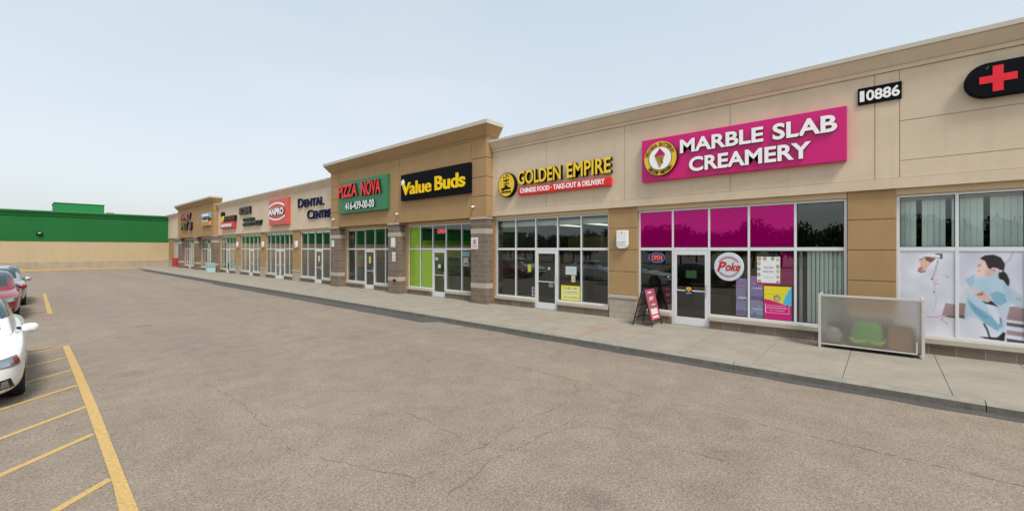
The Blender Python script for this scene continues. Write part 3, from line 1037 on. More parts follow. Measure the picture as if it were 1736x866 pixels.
def annulus(mb, cy, cz, r0, r1, xf, xb, a0=0, a1=360, n=48, mi=0, ky=1.0, kz=1.0):
    for i in range(n):
        t0, t1 = R(a0 + (a1 - a0) * i / n), R(a0 + (a1 - a0) * (i + 1) / n)
        q = [(cy - ky * r0 * math.cos(t0), cz + kz * r0 * math.sin(t0)), (cy - ky * r1 * math.cos(t0), cz + kz * r1 * math.sin(t0)),
             (cy - ky * r1 * math.cos(t1), cz + kz * r1 * math.sin(t1)), (cy - ky * r0 * math.cos(t1), cz + kz * r0 * math.sin(t1))]
        mb.prism_yz(q, xf, xb, mi)
    return mb


PLUM = mat('plum_letter_return', (0.09, 0.002, 0.03), 0.6, 0.15)
# magenta creamery sign
sg = thing('shop_sign', 'long magenta sign reading Marble Slab Creamery in raised white letters', 'shop sign')
MB().box(12.30, 12.455, 0.64, 5.515, 4.335, 5.58).build('panel', PINK, sg, bevel=0.01)
text('lettering', 'MARBLE', 4.36, 2.29, 5.03, 5.41, 12.245, 0.05, LETTER, PLUM, sg, bold=0.03)
text('lettering', 'SLAB', 2.09, 0.81, 5.02, 5.42, 12.245, 0.05, LETTER, PLUM, sg, bold=0.03)
text('lettering', 'CREAMERY', 4.11, 1.30, 4.48, 4.88, 12.245, 0.05, LETTER, PLUM, sg, bold=0.03)
lg = MB(); disc(lg, 4.91, 4.96, 0.475, 0.49, 12.19, 12.298, 48, 0, 1)
em = lg.build('round_emblem', [YELLOW, DARKSIDE], sg)
lg = MB(); annulus(lg, 4.91, 4.96, 0.325, 0.345, 12.184, 12.189, mi=0); lg.build('ring_line', mat('olive_line', (0.12, 0.12, 0.02)), em)
lg = MB(); disc(lg, 4.91, 4.96, 0.325, 0.325, 12.183, 12.189); lg.build('white_field', LETTER, em)
lg = MB()
lg.prism_yz([(5.07, 5.045), (4.995, 4.855), (4.915, 4.67), (4.835, 4.855), (4.76, 5.055)], 12.176, 12.182, 0)
lg.prism_yz([(5.075, 5.05), (4.91, 5.255), (4.755, 5.06), (4.835, 5.02), (4.915, 5.045), (4.99, 5.015)], 12.174, 12.182, 1)
for k in range(3):
    yy = 5.02 - k * 0.07
    lg.prism_yz([(yy, 5.02), (yy - 0.012, 5.02), (4.92 + (yy - 4.92) * 0.1 - 0.1, 4.80), (4.932 + (yy - 4.92) * 0.1 - 0.1, 4.80)], 12.172, 12.175, 2)
lg.build('cone_picture', [mat('cone_gold', (0.42, 0.27, 0.03)), mat('scoop_magenta', (0.45, 0.0, 0.13)), mat('cone_line', (0.12, 0.07, 0.01))], em)
BRN = mat('dark_brown_print', (0.06, 0.03, 0.01))
# arc letters run from the reader's left (+Y) over the top
def emblem_letters(body, a0, a1, bottom):
    for i, ch in enumerate(body):
        if ch == ' ': continue
        a = R(a0 + (a1 - a0) * (i + 0.5) / len(body))      # 180 = reader's left, 90 = top, 0 = reader's right
        ry, rz = -math.cos(a), math.sin(a)                  # -cos: reader's left is +Y
        yy, zz = 4.91 + 0.41 * ry, 4.96 + 0.41 * rz
        o = text('emblem_letter', ch, 0.034, -0.034, -0.048, 0.048, 0, 0.005, BRN, BRN, em, bold=0.02, res=1)
        up = Vector((0, ry, rz)) * (-1 if bottom else 1)
        yax = Vector((0, up.z, -up.y))                       # reader's left direction
        o.matrix_local = Matrix(((1, 0, 0, 12.183), (0, yax.y, up.y, yy), (0, yax.z, up.z, zz), (0, 0, 0, 1)))


emblem_letters('DECCESA EATTERGO', 168, 18, False)
emblem_letters('SIZZEI WIEPEIN', 218, 322, True)

# street number plate
sg = thing('number_plate', 'black street number plate with white digits 10886 beside the magenta sign', 'number plate')
MB().box(12.42, 12.458, -0.285, 0.45, 5.565, 5.935).build('plate', BLACK, sg, bevel=0.004)
text('digits', '1', 0.415, 0.335, 5.63, 5.87, 12.411, 0.008, LETTER, LETTER, sg, bold=0.03)
text('digits', '0886', 0.305, -0.255, 5.63, 5.87, 12.411, 0.008, LETTER, LETTER, sg, bold=0.03)

# black pill sign with red cross
sg = thing('shop_sign', 'black rounded sign with a red cross at the right end of the row', 'shop sign')
mb = MB()
r_ = 0.33
pp = [(-1.53 + r_ * math.sin(R(t)), 5.60 + r_ * math.cos(R(t))) for t in range(0, 181, 8)]
pp += [(-4.4 - r_ * math.sin(R(t)), 5.60 - r_ * math.cos(R(t))) for t in range(0, 181, 8)]
mb.prism_yz(pp, 12.29, 12.455, 0, 0)
mb.build('panel', BLACK, sg, bevel=0.02)
mb = MB()
mb.prism_yz([(-1.40, 5.53), (-1.40, 5.67), (-1.575, 5.67), (-1.575, 5.845), (-1.715, 5.845), (-1.715, 5.67), (-1.89, 5.67), (-1.89, 5.53), (-1.715, 5.53), (-1.715, 5.355), (-1.575, 5.355), (-1.575, 5.53)], 12.281, 12.292)
mb.build('red_cross', mat('cross_red', (0.80, 0.003, 0.02), 0.4), sg)
MB().prism_yz([(-1.48, 5.80), (-1.50, 5.80), (-1.53, 5.85), (-1.515, 5.86)], 12.282, 12.291).build('green_tick', mat('dull_green', (0.01, 0.12, 0.07)), sg)

# golden letters
sg = thing('shop_sign', 'gold letters reading Golden Empire over a red strip, round yellow logo at left', 'shop sign')
mb = MB(); disc(mb, 11.0, 4.795, 0.44, 0.47, 12.30, 12.455, 48, 1, 0)
disc(mb, 11.0, 4.795, 0.405, 0.435, 12.292, 12.30, 48, 2, 2)
lo = mb.build('round_logo', [DARKSIDE, DARKSIDE, YELLOW], sg)
mb = MB()
bl = lambda y, z, ry, rz: disc(mb, y, z, ry, rz, 12.286, 12.291, 14)
bl(11.0, 4.93, 0.02, 0.20); bl(11.11, 5.09, 0.03, 0.05); bl(10.97, 5.16, 0.03, 0.05); bl(10.89, 5.12, 0.035, 0.025)
bl(11.02, 4.96, 0.14, 0.028); bl(10.89, 4.98, 0.05, 0.03); bl(11.07, 4.83, 0.05, 0.025); bl(10.9, 4.85, 0.045, 0.03)
bl(11.0, 4.74, 0.10, 0.04); bl(11.0, 4.66, 0.25, 0.045); bl(11.17, 4.62, 0.09, 0.035); bl(10.84, 4.66, 0.08, 0.035)
for k in range(9): bl(11.22 - k * 0.055, 4.52 + 0.012 * (k % 2), 0.026, 0.03 + 0.008 * (k % 3))
mb.build('pagoda_print', DARKSIDE, lo)
GOLD = mat('gold_letter_face', (0.90, 0.62, 0.035), 0.45, 0.3)
text('lettering', 'GOLDEN', 10.42, 8.47, 4.74, 5.25, 12.30, 0.14, GOLD, DARKSIDE, sg, bold=0.02)
text('lettering', 'EMPIRE', 8.22, 6.55, 4.76, 5.26, 12.30, 0.14, GOLD, DARKSIDE, sg, bold=0.02)
rb = MB().box(12.30, 12.455, 6.57, 10.41, 4.35, 4.62).build('red_strip', RED, sg, bevel=0.012)
text('strip_lettering', 'CHINESE FOOD · TAKE-OUT & DELIVERY', 10.30, 6.76, 4.415, 4.59, 12.29, 0.009, LETTER, LETTER, rb, bold=0.028)

# pizza sign
sg = thing('shop_sign', 'green panel reading Pizza Nova in red with a white phone number below', 'shop sign')
MB().box(11.95, 12.108, 18.64, 23.52, 4.32, 6.08).build('panel', GREENP, sg, bevel=0.01)
text('lettering', 'PIZZA', 23.42, 21.37, 5.19, 5.90, 11.86, 0.088, REDL, DARKSIDE, sg, bold=0.03)
text('lettering', 'NOVA', 20.96, 19.08, 5.13, 5.90, 11.86, 0.088, REDL, DARKSIDE, sg, bold=0.03)
text('phone_number', '416-439-00-00', 22.66, 19.70, 4.48, 4.90, 11.88, 0.068, LETTER, DARKSIDE, sg, bold=0.02)

# value sign
sg = thing('shop_sign', 'black panel reading Value Buds in yellow on the brown block', 'shop sign')
MB().box(11.95, 12.108, 12.69, 17.46, 4.62, 5.85).build('panel', BLACK, sg, bevel=0.01)
VY = mat('value_yellow', (0.92, 0.62, 0.008), 0.5, 0.2)
text('lettering', 'V', 17.33, 16.62, 4.86, 5.44, 11.90, 0.048, VY, VY, sg, bold=.03, shear=0.05)
text('lettering', 'alue', 16.70, 15.13, 4.865, 5.46, 11.90, 0.048, VY, VY, sg, bold=.014)
text('lettering', 'Buds', 14.86, 12.93, 4.88, 5.50, 11.90, 0.048, VY, VY, sg, bold=.022)
mb = MB()
for a, L in ((90, 0.26), (58, 0.22), (122, 0.22), (25, 0.16), (155, 0.16)):
    c_, s_ = math.cos(R(a)), math.sin(R(a))
    p0 = (17.24, 5.36)
    mb.prism_yz([p0, (p0[0] - c_ * L * .5 - s_ * .035, p0[1] + s_ * L * .5 - c_ * .035), (p0[0] - c_ * L, p0[1] + s_ * L), (p0[0] - c_ * L * .5 + s_ * .035, p0[1] + s_ * L * .5 + c_ * .035)], 11.892, 11.948)
mb.build('leaf_mark', LETTER, sg)

# dental letters
sg = thing('shop_sign', 'navy raised letters reading Dental Centre on the cream wall', 'shop sign')
for b_, a, c_, z0, z1 in (('D', 30.10, 29.28, 5.12, 5.73), ('ENTAL', 29.12, 26.37, 5.11, 5.62), ('C', 28.68, 27.90, 4.28, 4.88), ('ENTRE', 27.78, 25.40, 4.28, 4.78)):
    text('lettering', b_, a, c_, z0, z1, 12.37, 0.085, NAVY, LILAC, sg, bold=0.012)

# salmon square sign
sg = thing('shop_sign', 'square salmon red sign with white arcs above and below white letters', 'shop sign')
MB().box(12.22, 12.455, 31.50, 34.80, 4.07, 5.98).build('panel', [SALMON], sg, bevel=0.02)
mb = MB()
annulus(mb, 33.35, 1.56, 4.05, 4.16, 12.20, 12.218, 70, 110, 24)
mb.build('white_arc', LETTER, sg); mb = MB()
annulus(mb, 33.32, 8.81, 4.30, 4.41, 12.20, 12.218, 251, 289, 24)
mb.build('white_arc', LETTER, sg)
text('lettering', 'ANPRO', 34.70, 31.95, 4.79, 5.29, 12.16, 0.058, LETTER, DARKSIDE, sg, bold=0.05)

# brown salon letters and dark green words
sg = thing('shop_sign', 'dark maroon block letters above dark green words on the cream wall', 'shop sign')
MAR = mat('maroon_letter_face', (0.045, 0.016, 0.02), 0.5)
DGR = mat('dark_green_letter_face', (0.012, 0.03, 0.016), 0.5)
text('lettering', 'SOINI', 41.85, 39.2, 5.25, 5.85, 12.32, 0.13, MAR, DARKSIDE, sg, bold=0.07)
text('green_lettering', 'CAFELA', 40.95, 38.25, 4.63, 4.90, 12.32, 0.13, DGR, DARKSIDE, sg, bold=0.05)
text('green_lettering', 'BARISTA', 40.95, 38.06, 4.25, 4.52, 12.32, 0.13, DGR, DARKSIDE, sg, bold=0.05)
text('green_lettering', 'CUT', 37.97, 36.7, 4.22, 4.62, 12.32, 0.13, DGR, DARKSIDE, sg, bold=0.05)

# sandwich shop sign
sg = thing('shop_sign', 'red box sign with brown letters and a yellow bottle shape above it', 'shop sign')
mb = MB().box(12.22, 12.455, 42.95, 46.72, 4.18, 4.75); rbx = mb.build('red_box', mat('rose_red', (0.55, 0.035, 0.06), 0.4), sg, bevel=0.04)
text('box_lettering', 'SUPER18', 46.5, 43.5, 4.33, 4.60, 12.20, 0.018, LETTER, LETTER, rbx, bold=0.04)
text('brown_lettering', 'AVONDAI', 45.92, 42.8, 4.83, 5.30, 12.25, 0.2, mat('brown_red_face', (0.10, 0.014, 0.01), 0.5), DARKSIDE, sg, bold=0.06)
MB().box(12.25, 12.455, 46.05, 46.72, 4.83, 5.36).build('yellow_shape', YELLOW, sg, bevel=0.05)
mb = MB(); disc(mb, 46.38, 5.52, 0.30, 0.24, 12.25, 12.455, 24); mb.build('dark_top', DARKSIDE, sg)

# signs on the far brown block
sg = thing('shop_sign', 'tall coloured letters in pink, olive and purple on the far brown block', 'shop sign')
PK = mat('rose_letter', (0.55, 0.09, 0.13), 0.4); OL = mat('olive_letter', (0.16, 0.15, 0.05), 0.5); PU = mat('purple_letter', (0.13, 0.03, 0.20), 0.4)
text('lettering', 'FAMILY', 60.5, 56.2, 5.57, 6.22, 11.95, 0.14, PK, DARKSIDE, sg, bold=0.04)
text('olive_lettering', 'PET', 60.3, 57.4, 4.45, 5.30, 11.95, 0.14, OL, DARKSIDE, sg, bold=0.05)
text('purple_lettering', 'J', 57.0, 55.85, 4.36, 5.22, 11.95, 0.14, PU, DARKSIDE, sg, bold=0.05)
sg = thing('shop_sign', 'pale blue box sign over an orange panel on the far brown block', 'shop sign')
mb = MB().box(11.93, 12.108, 48.98, 51.97, 5.36, 5.85)
bx = mb.build('blue_box', mat('sky_blue_face', (0.20, 0.42, 0.55), 0.4), sg, bevel=0.04)
text('box_lettering', 'TRAVEL', 51.6, 49.3, 5.52, 5.76, 11.91, 0.018, LETTER, LETTER, bx, bold=0.04)
MB().box(11.92, 12.10, 49.0, 51.6, 5.40, 5.48).build('teal_stripe', mat('teal_stripe', (0.008, 0.09, 0.14)), sg)
mb = MB().box(11.93, 12.108, 49.02, 51.9, 4.62, 5.03)
bx = mb.build('orange_box', mat('orange_face', (0.66, 0.30, 0.06), 0.4), sg, bevel=0.04)
text('script_lettering', 'Foods', 51.5, 49.3, 4.95, 5.25, 11.90, 0.1, LETTER, DARKSIDE, sg, bold=0.03, shear=0.25)

# ------------------------------------------------------------------ fittings on the walls
def wallpack(yc, zc, label, sc=1.0):
    t = thing('wall_light', label, 'wall light', 'white wall lights on the tan piers', (W, yc, zc))
    mb = MB()
    prof = [(-0.19, 0.27), (0.19, 0.27), (0.19, -0.19), (0.16, -0.26), (0.10, -0.30), (-0.10, -0.30), (-0.16, -0.26), (-0.19, -0.19)]
    mb.prism_yz([(a * sc, b * sc) for a, b in prof], -0.14 * sc, -0.004)
    h_ = mb.build('housing', WHITE, t, bevel=0.025 * sc)
    MB().box(-0.152 * sc, -0.10 * sc, -0.175 * sc, 0.175 * sc, -0.075 * sc, -0.055 * sc).build('trim_ridge', WHITE, h_)
    MB().box(-0.147 * sc, -0.10 * sc, -0.15 * sc, 0.15 * sc, -0.20 * sc, -0.09 * sc).build('lens', LAMPG, t, bevel=0.01)
    mb = MB(); disc(mb, 0, 0.21 * sc, 0.018 * sc, 0.018 * sc, -0.146 * sc, -0.13 * sc, 12); mb.build('sensor', BLACK, t)


wallpack(6.22, 2.64, 'white wall light on the tan pier between the gold and magenta shops')
wallpack(30.55, 2.66, 'white wall light on the tan pier below the Dental Centre letters', 0.82)
wallpack(36.75, 2.70, 'white wall light on the tan pier left of the square salmon sign', 0.82)
wallpack(42.77, 2.72, 'white wall light on the tan pier below the red box sign', 0.82)


def dome_cam(y, z, label):
    t = thing('security_camera', label, 'security camera', 'small cameras on the brown block', (12.10, y, z))
    MB().ring((0.0, 0, 0.02), (-0.05, 0, 0.02), 0.045, 0.04, 16).build('mount', WHITE, t)
    MB().ellipsoid((-0.08, 0, -0.005), (0.055, 0.05, 0.05)).build('body', WHITE, t)
    MB().ring((-0.115, 0.012, -0.02), (-0.14, 0.018, -0.03), 0.030, 0.028, 14).build('lens', BLACK, t)


dome_cam(12.60, 4.03, 'white dome camera on the brown block right above the stone pillar notice')
dome_cam(17.95, 4.02, 'white dome camera between the green and the black sign panels')
dome_cam(24.40, 4.05, 'white dome camera at the left end of the nearer brown block')


def notice(y0, y1, z0, z1, label, paint, x=12.118, thick=0.006, name='notice', cat='notice', res=26, group=None):
    p = Pic(res, max(6, int(res * (z1 - z0) / (y1 - y0))), (225, 224, 222))
    paint(p)
    o = p.mesh(name, y1, y0, z0, z1, x - thick, None, thick - 0.001)
    return tag(o, label, cat, group)


def pn1(p):
    p.ell(.5, .38, .26, .22, (200, 60, 80)); p.ell(.5, .38, .19, .16, (225, 224, 222)); p.line([(.35, .25), (.66, .5)], .04, (60, 60, 70))
    p.line([(.62, .2), (.45, .5)], .05, (40, 40, 50)); p.rect(.12, .68, .88, .73, (200, 60, 70)); p.scribble(.12, .8, .88, .95, (90, 90, 95), 2, 1)


notice(12.36, 12.76, 2.32, 2.80, 'white no smoking style notice on the stone pillar right of the black sign', pn1)
notice(18.17, 18.54, 2.42, 2.88, 'blank white sheet on the stone pillar, upper of two papers', lambda p: p.scribble(.1, .82, .9, .95, (130, 130, 135), 1, 2))
notice(18.15, 18.44, 1.72, 2.18, 'white printed sheet on the stone pillar, lower of two papers', lambda p: p.scribble(.15, .1, .85, .95, (110, 115, 130), 6, 3))
notice(24.42, 24.76, 2.46, 2.84, 'white sheet on the stone pillar left of the pizza shop', lambda p: p.scribble(.15, .2, .85, .5, (150, 150, 155), 2, 4))
mb = MB(); disc(mb, 18.25, 0.74, 0.16, 0.10, 12.112, 12.119, 24); disc(mb, 18.25, 0.74, 0.06, 0.05, 12.108, 12.1115, 16, 1)
tag(mb.build('red_sticker', [mat('sticker_red', (0.40, 0.06, 0.05)), BLACK]), 'small round red sticker low on the stone pillar under the papers', 'sticker')

# ------------------------------------------------------------------ things in the windows
def neon(t, pts, r, m, name):
    mb = MB()
    for a, b in zip(pts, pts[1:]): mb.ring(a, b, r, r, 8)
    return mb.build(name, m, t)


NEON_R = mat('neon_red', (1.0, 0.10, 0.06), 0.4, emit=0.9)
NEON_B = mat('neon_blue', (0.16, 0.20, 0.9), 0.4, emit=0.5)
t = thing('neon_sign', 'oval OPEN sign with red letters in a blue ring inside the creamery window', 'neon sign')
mb = MB(); disc(mb, 5.215, 2.07, 0.27, 0.155, 12.70, 12.72, 40); mb.build('backing', mat('neon_backing', (0.01, 0.012, 0.06), 0.4), t)
neon(t, [(12.69, 5.215 + .25 * math.cos(R(a)), 2.07 + .14 * math.sin(R(a))) for a in range(0, 361, 12)], 0.009, NEON_B, 'ring_tube')
text('lettering', 'OPEN', 5.38, 5.05, 2.00, 2.14, 12.68, 0.012, NEON_R, NEON_R, t, bold=0.0)
t = thing('neon_sign', 'pink lit OPEN sign in the upper window of the lime green shop', 'neon sign')
MB().box(12.72, 12.735, 15.0, 15.70, 3.02, 3.27).build('backing', mat('neon_panel', (0.10, 0.05, 0.22), 0.4), t)
text('lettering', 'OPEN', 15.66, 15.04, 3.05, 3.24, 12.70, 0.012, NEON_R, NEON_R, t, bold=0.02)

t = thing('poke_sign', 'round white sign reading Poke in red script in the creamery window', 'window sign')
mb = MB(); disc(mb, 3.17, 1.85, 0.37, 0.385, 12.555, 12.60, 48)
disc_o = mb.build('disc', mat('poke_white', (0.60, 0.68, 0.72), 0.35), t, bevel=0.012)
mb = MB()
annulus(mb, 3.17, 1.85, 0.262, 0.278, 12.549, 12.554, 25, 155, 24)
annulus(mb, 3.17, 1.85, 0.235, 0.245, 12.549, 12.554, 35, 145, 24)
annulus(mb, 3.17, 1.85, 0.262, 0.278, 12.549, 12.554, 205, 335, 24)
annulus(mb, 3.17, 1.85, 0.235, 0.245, 12.549, 12.554, 215, 325, 24)
mb.build('red_arcs', mat('dull_red', (0.45, 0.07, 0.09)), t)
PR = mat('poke_red', (0.55, 0.012, 0.015), 0.4)
text('lettering', 'P', 3.46, 3.22, 1.72, 1.99, 12.545, 0.008, PR, PR, t, bold=0.024, shear=0.3)
text('lettering', 'oke', 3.24, 2.88, 1.74, 1.97, 12.545, 0.008, PR, PR, t, bold=0.024, shear=0.3)


def pic_poster(y_left, y_right, z0, z1, label, paint, res=60, bg=(225, 230, 230), x=12.612, name='poster', cat='poster'):
    p = Pic(res, max(8, int(res * (z1 - z0) / (y_left - y_right))), bg)
    paint(p)
    o = p.mesh(name, y_left, y_right, z0, z1, x - 0.004, None, 0.003)
    return tag(o, label, cat)


def p_menu(p):
    rg = random.Random(2)
    for i, (u, v) in enumerate(((.1, .08), (.34, .07), (.68, .07), (.9, .1), (.08, .25), (.08, .45), (.08, .65), (.1, .9), (.9, .35), (.9, .52), (.9, .72), (.9, .92))):
        c = ((130, 90, 60), (150, 60, 50), (70, 110, 50), (190, 160, 60), (200, 120, 80), (90, 120, 110))[i % 6]
        p.ell(u, v, .075, .065, c); p.ell(u, v, .04, .035, (230, 215, 190), .7)
    p.rect(.3, .34, .7, .42, (190, 50, 110), .0)
    p.scribble(.30, .33, .72, .46, (190, 40, 100), 1, 5); p.scribble(.27, .47, .74, .62, (110, 90, 150), 1, 6)
    p.scribble(.28, .70, .72, .80, (150, 160, 170), 2, 7)
    p.rect(0, .94, 1, 1, (190, 20, 110)); p.blur(1)


pic_poster(2.50, 1.985, 1.42, 2.13, 'white menu poster ringed with small food pictures in the creamery window', p_menu)


def p_rew(p):
    p.rect(0, 0, 1, .52, (225, 210, 40))
    p.poly([(0, .40), (.25, .42), (.5, .48), (.75, .54), (1, .56), (1, 1), (0, 1)], (200, 15, 115))
    p.poly([(1, 0), (.88, .12), (.78, .3), (.68, .52), (1, .57)], (70, 185, 225))
    p.ell(.48, .36, .13, .09, (60, 55, 110)); p.ell(.49, .365, .10, .07, (225, 210, 60)); p.ell(.50, .37, .07, .05, (70, 90, 170)); p.ell(.50, .375, .04, .03, (225, 225, 235))
    p.scribble(.1, .22, .7, .26, (150, 140, 60), 1, 8)
    p.scribble(.13, .57, .78, .61, (250, 220, 235), 1, 11); p.scribble(.12, .63, .85, .69, (250, 225, 240), 1, 12); p.scribble(.2, .71, .75, .76, (250, 225, 240), 1, 13)
    for a, b, c_, d_ in ((.05, .55, .07, .82), (.90, .57, .92, .82), (.05, .80, .92, .815)): p.rect(a, b, c_, d_, (245, 205, 230))
    p.blur(1)


pic_poster(2.34, 1.74, 0.545, 1.38, 'yellow and magenta poster with a blue corner low in the creamery window', p_rew, 70)


def p_sq(seed):
    def f(p):
        rg = random.Random(seed)
        for k in range(26):
            p.ell(rg.random(), rg.random(), rg.uniform(.03, .12), rg.uniform(.02, .06), rg.choice(((150, 60, 110), (110, 120, 175), (70, 60, 90), (170, 90, 140), (120, 140, 180))), .7)
        p.rect(0, .86, 1, .97, (60, 60, 80), .45); p.scribble(.1, .1, .9, .3, (160, 60, 120), 2, seed); p.rect(.2, .5, .9, .54, (200, 205, 215), .7); p.blur(1)
    return f


pic_poster(3.00, 2.725, 0.56, 1.55, 'tall mauve poster with small pictures left of the mullion in the creamery window', p_sq(3), 40, (120, 120, 150))
pic_poster(2.655, 2.36, 1.02, 1.62, 'mauve poster with pink marks right of the mullion, upper of two', p_sq(4), 40, (120, 110, 150), x=12.618)
pic_poster(2.655, 2.36, 0.55, 1.00, 'grey blue poster low by the mullion in the creamery window, lower of two', p_sq(5), 40, (120, 135, 155))
pic_poster(4.315, 4.02, 1.50, 1.72, 'small green paper on the creamery door glass', lambda p: p.rect(0, 0, 1, .1, (20, 60, 25)), 20, (20, 75, 30), x=12.606, cat='paper')


def p_badge(p):
    p.rect(0, .68, 1, 1, (40, 50, 130)); p.scribble(.1, .75, .9, .92, (200, 205, 230), 1, 3)
    p.rect(0, 0, 1, .68, (30, 34, 34)); p.ell(.5, .22, .42, .25, (225, 180, 20)); p.poly([(.08, .22), (.92, .22), (.5, .68)], (225, 180, 20)); p.ell(.5, .3, .22, .1, (190, 110, 10))


pic_poster(4.315, 4.135, 1.03, 1.24, 'yellow shield sticker with blue strip on the creamery door', p_badge, 24, x=12.573, cat='sticker')


def p_hours(p):
    p.rect(.05, .1, .95, .94, (228, 228, 180)); p.rect(0, 0, 1, 1, (220, 215, 30), .35)
    p.scribble(.12, .12, .88, .3, (60, 80, 90), 1, 21); p.scribble(.15, .38, .9, .62, (110, 90, 140), 2, 22); p.scribble(.15, .7, .9, .9, (60, 90, 110), 1, 23)
    p.rect(0, 0, 1, .05, (225, 215, 20)); p.rect(0, .95, 1, 1, (225, 215, 20)); p.rect(0, 0, .04, 1, (225, 215, 20)); p.rect(.96, 0, 1, 1, (225, 215, 20))


pic_poster(8.66, 7.875, 0.54, 1.05, 'yellow bordered notice board low in the gold letter shop window', p_hours, 44, (225, 220, 60))
pic_poster(8.47, 8.02, 1.43, 1.72, 'plain pale grey sheet in the window of the gold letter shop', lambda p: p.scribble(.1, .2, .9, .8, (175, 185, 190), 4, 6), 30, (195, 208, 212))
pic_poster(8.23, 8.07, 1.18, 1.41, 'small cream paper below the pale sheet in the gold letter shop window', lambda p: p.scribble(.1, .2, .9, .8, (150, 140, 110), 3, 6), 16, (205, 195, 155))
pic_poster(10.18, 10.02, 1.48, 1.74, 'small yellow printed card left of the gold letter shop door', lambda p: p.scribble(.2, .1, .8, .9, (90, 95, 30), 4, 9), 16, (205, 205, 50))
pic_poster(9.98, 9.86, 0.58, 0.90, 'small white framed card low beside the gold letter shop door', lambda p: (p.rect(.2, .12, .85, .45, (40, 45, 45)), p.rect(.2, .55, .85, .9, (60, 65, 65))), 14, (190, 195, 195))
pic_poster(9.24, 9.14, 1.58, 1.67, 'tiny white sticker on the gold letter shop door', lambda p: p.scribble(.2, .2, .8, .8, (110, 115, 120), 2, 3), 10, (190, 195, 195), x=12.606, cat='sticker')
pic_poster(9.20, 9.0, 0.95, 1.13, 'pale green sticker under the push bar of the gold letter shop door', lambda p: p.scribble(.1, .1, .9, .9, (80, 95, 85), 3, 3), 14, (130, 150, 135), x=12.606, cat='sticker')
pic_poster(13.84, 13.38, 2.02, 2.20, 'pale blue strip notice in the lime green shop window', lambda p: p.scribble(.1, .2, .9, .8, (60, 90, 110), 1, 3), 24, (130, 165, 180))
pic_poster(13.76, 13.46, 1.60, 1.95, 'white and grey notice beside the stone pillar in the lime green shop window', lambda p: (p.scribble(.1, .1, .9, .5, (120, 80, 90), 3, 3), p.rect(.2, .6, .8, .85, (50, 45, 50))), 20, (190, 175, 175))
pic_poster(15.66, 15.48, 1.82, 1.94, 'small white sticker on the lime green shop door, upper of two', lambda p: p.scribble(.2, .2, .8, .8, (80, 80, 80), 2, 3), 10, (215, 215, 210), x=12.606, cat='sticker')
pic_poster(15.46, 15.29, 1.46, 1.62, 'small white sticker on the lime green shop door, lower of two', lambda p: p.scribble(.2, .2, .8, .8, (80, 80, 80), 2, 4), 10, (215, 215, 210), x=12.606, cat='sticker')
pic_poster(21.42, 21.22, 1.55, 1.92, 'yellow paper on the glass door of the pizza shop', lambda p: p.scribble(.2, .2, .8, .8, (130, 120, 60), 2, 4), 10, (215, 205, 130), x=12.606, cat='paper')
pic_poster(27.52, 27.32, 1.55, 1.90, 'white paper on the glass door of the dental shop', lambda p: p.scribble(.2, .2, .8, .8, (130, 130, 140), 2, 5), 10, (215, 218, 220), x=12.606, cat='paper')
t = thing('display_stand', 'display stand with orange and green shelves inside the pizza shop window', 'display stand')
MB().box(12.95, 13.3, 22.85, 23.45, 0.17, 1.32).build('cabinet', DARKW, t, bevel=0.01)
MB().box(12.94, 13.31, 22.84, 23.46, 1.325, 1.55).build('orange_shelf', mat('orange_box', (0.45, 0.11, 0.03)), t)
MB().box(12.95, 13.3, 22.86, 23.44, 1.553, 1.95).build('green_shelf', mat('green_box', (0.03, 0.24, 0.06)), t)


# vertical blinds
def blinds(y0, y1, z0, z1, label, step=0.085, x=12.78, gaps=(), ang=28):
    t = thing('vertical_blind', label, 'blind')
    MB().box(x - 0.03, x + 0.03, y0, y1, z1, z1 + 0.05).build('head_rail', WHITE, t)
    mb = MB(); y = y0; rg = random.Random(int(y0 * 100))
    while y < y1:
        if not any(a < y < b for a, b in gaps):
            a = R(ang + rg.uniform(-7, 7)); dx, dy = math.sin(a) * 0.044, math.cos(a) * 0.044
            n = Vector((dy, -dx, 0)).normalized() * 0.001
            p, q = Vector((x - dx, y - dy, 0)), Vector((x + dx, y + dy, 0))
            vs = [p + n, q + n, q - n, p - n]
            mb.add([v + Vector((0, 0, z0)) for v in vs] + [v + Vector((0, 0, z1)) for v in vs],
                   [(0, 1, 5, 4), (1, 2, 6, 5), (2, 3, 7, 6), (3, 0, 4, 7), (4, 5, 6, 7), (3, 2, 1, 0)])
        y += step
    mb.build('vanes', BLIND, t)


blinds(0.72, 1.64, 0.50, 2.27, 'vertical fabric blind in the lower right creamery window', gaps=((1.40, 1.50),))
blinds(-4.8, -0.22, 2.30, 3.40, 'pale green vertical blind in the upper pharmacy windows', step=0.09, x=12.80, gaps=((-0.62, -0.55), (-1.05, -0.98), (-1.6, -1.53), (-2.4, -2.3)), ang=12)


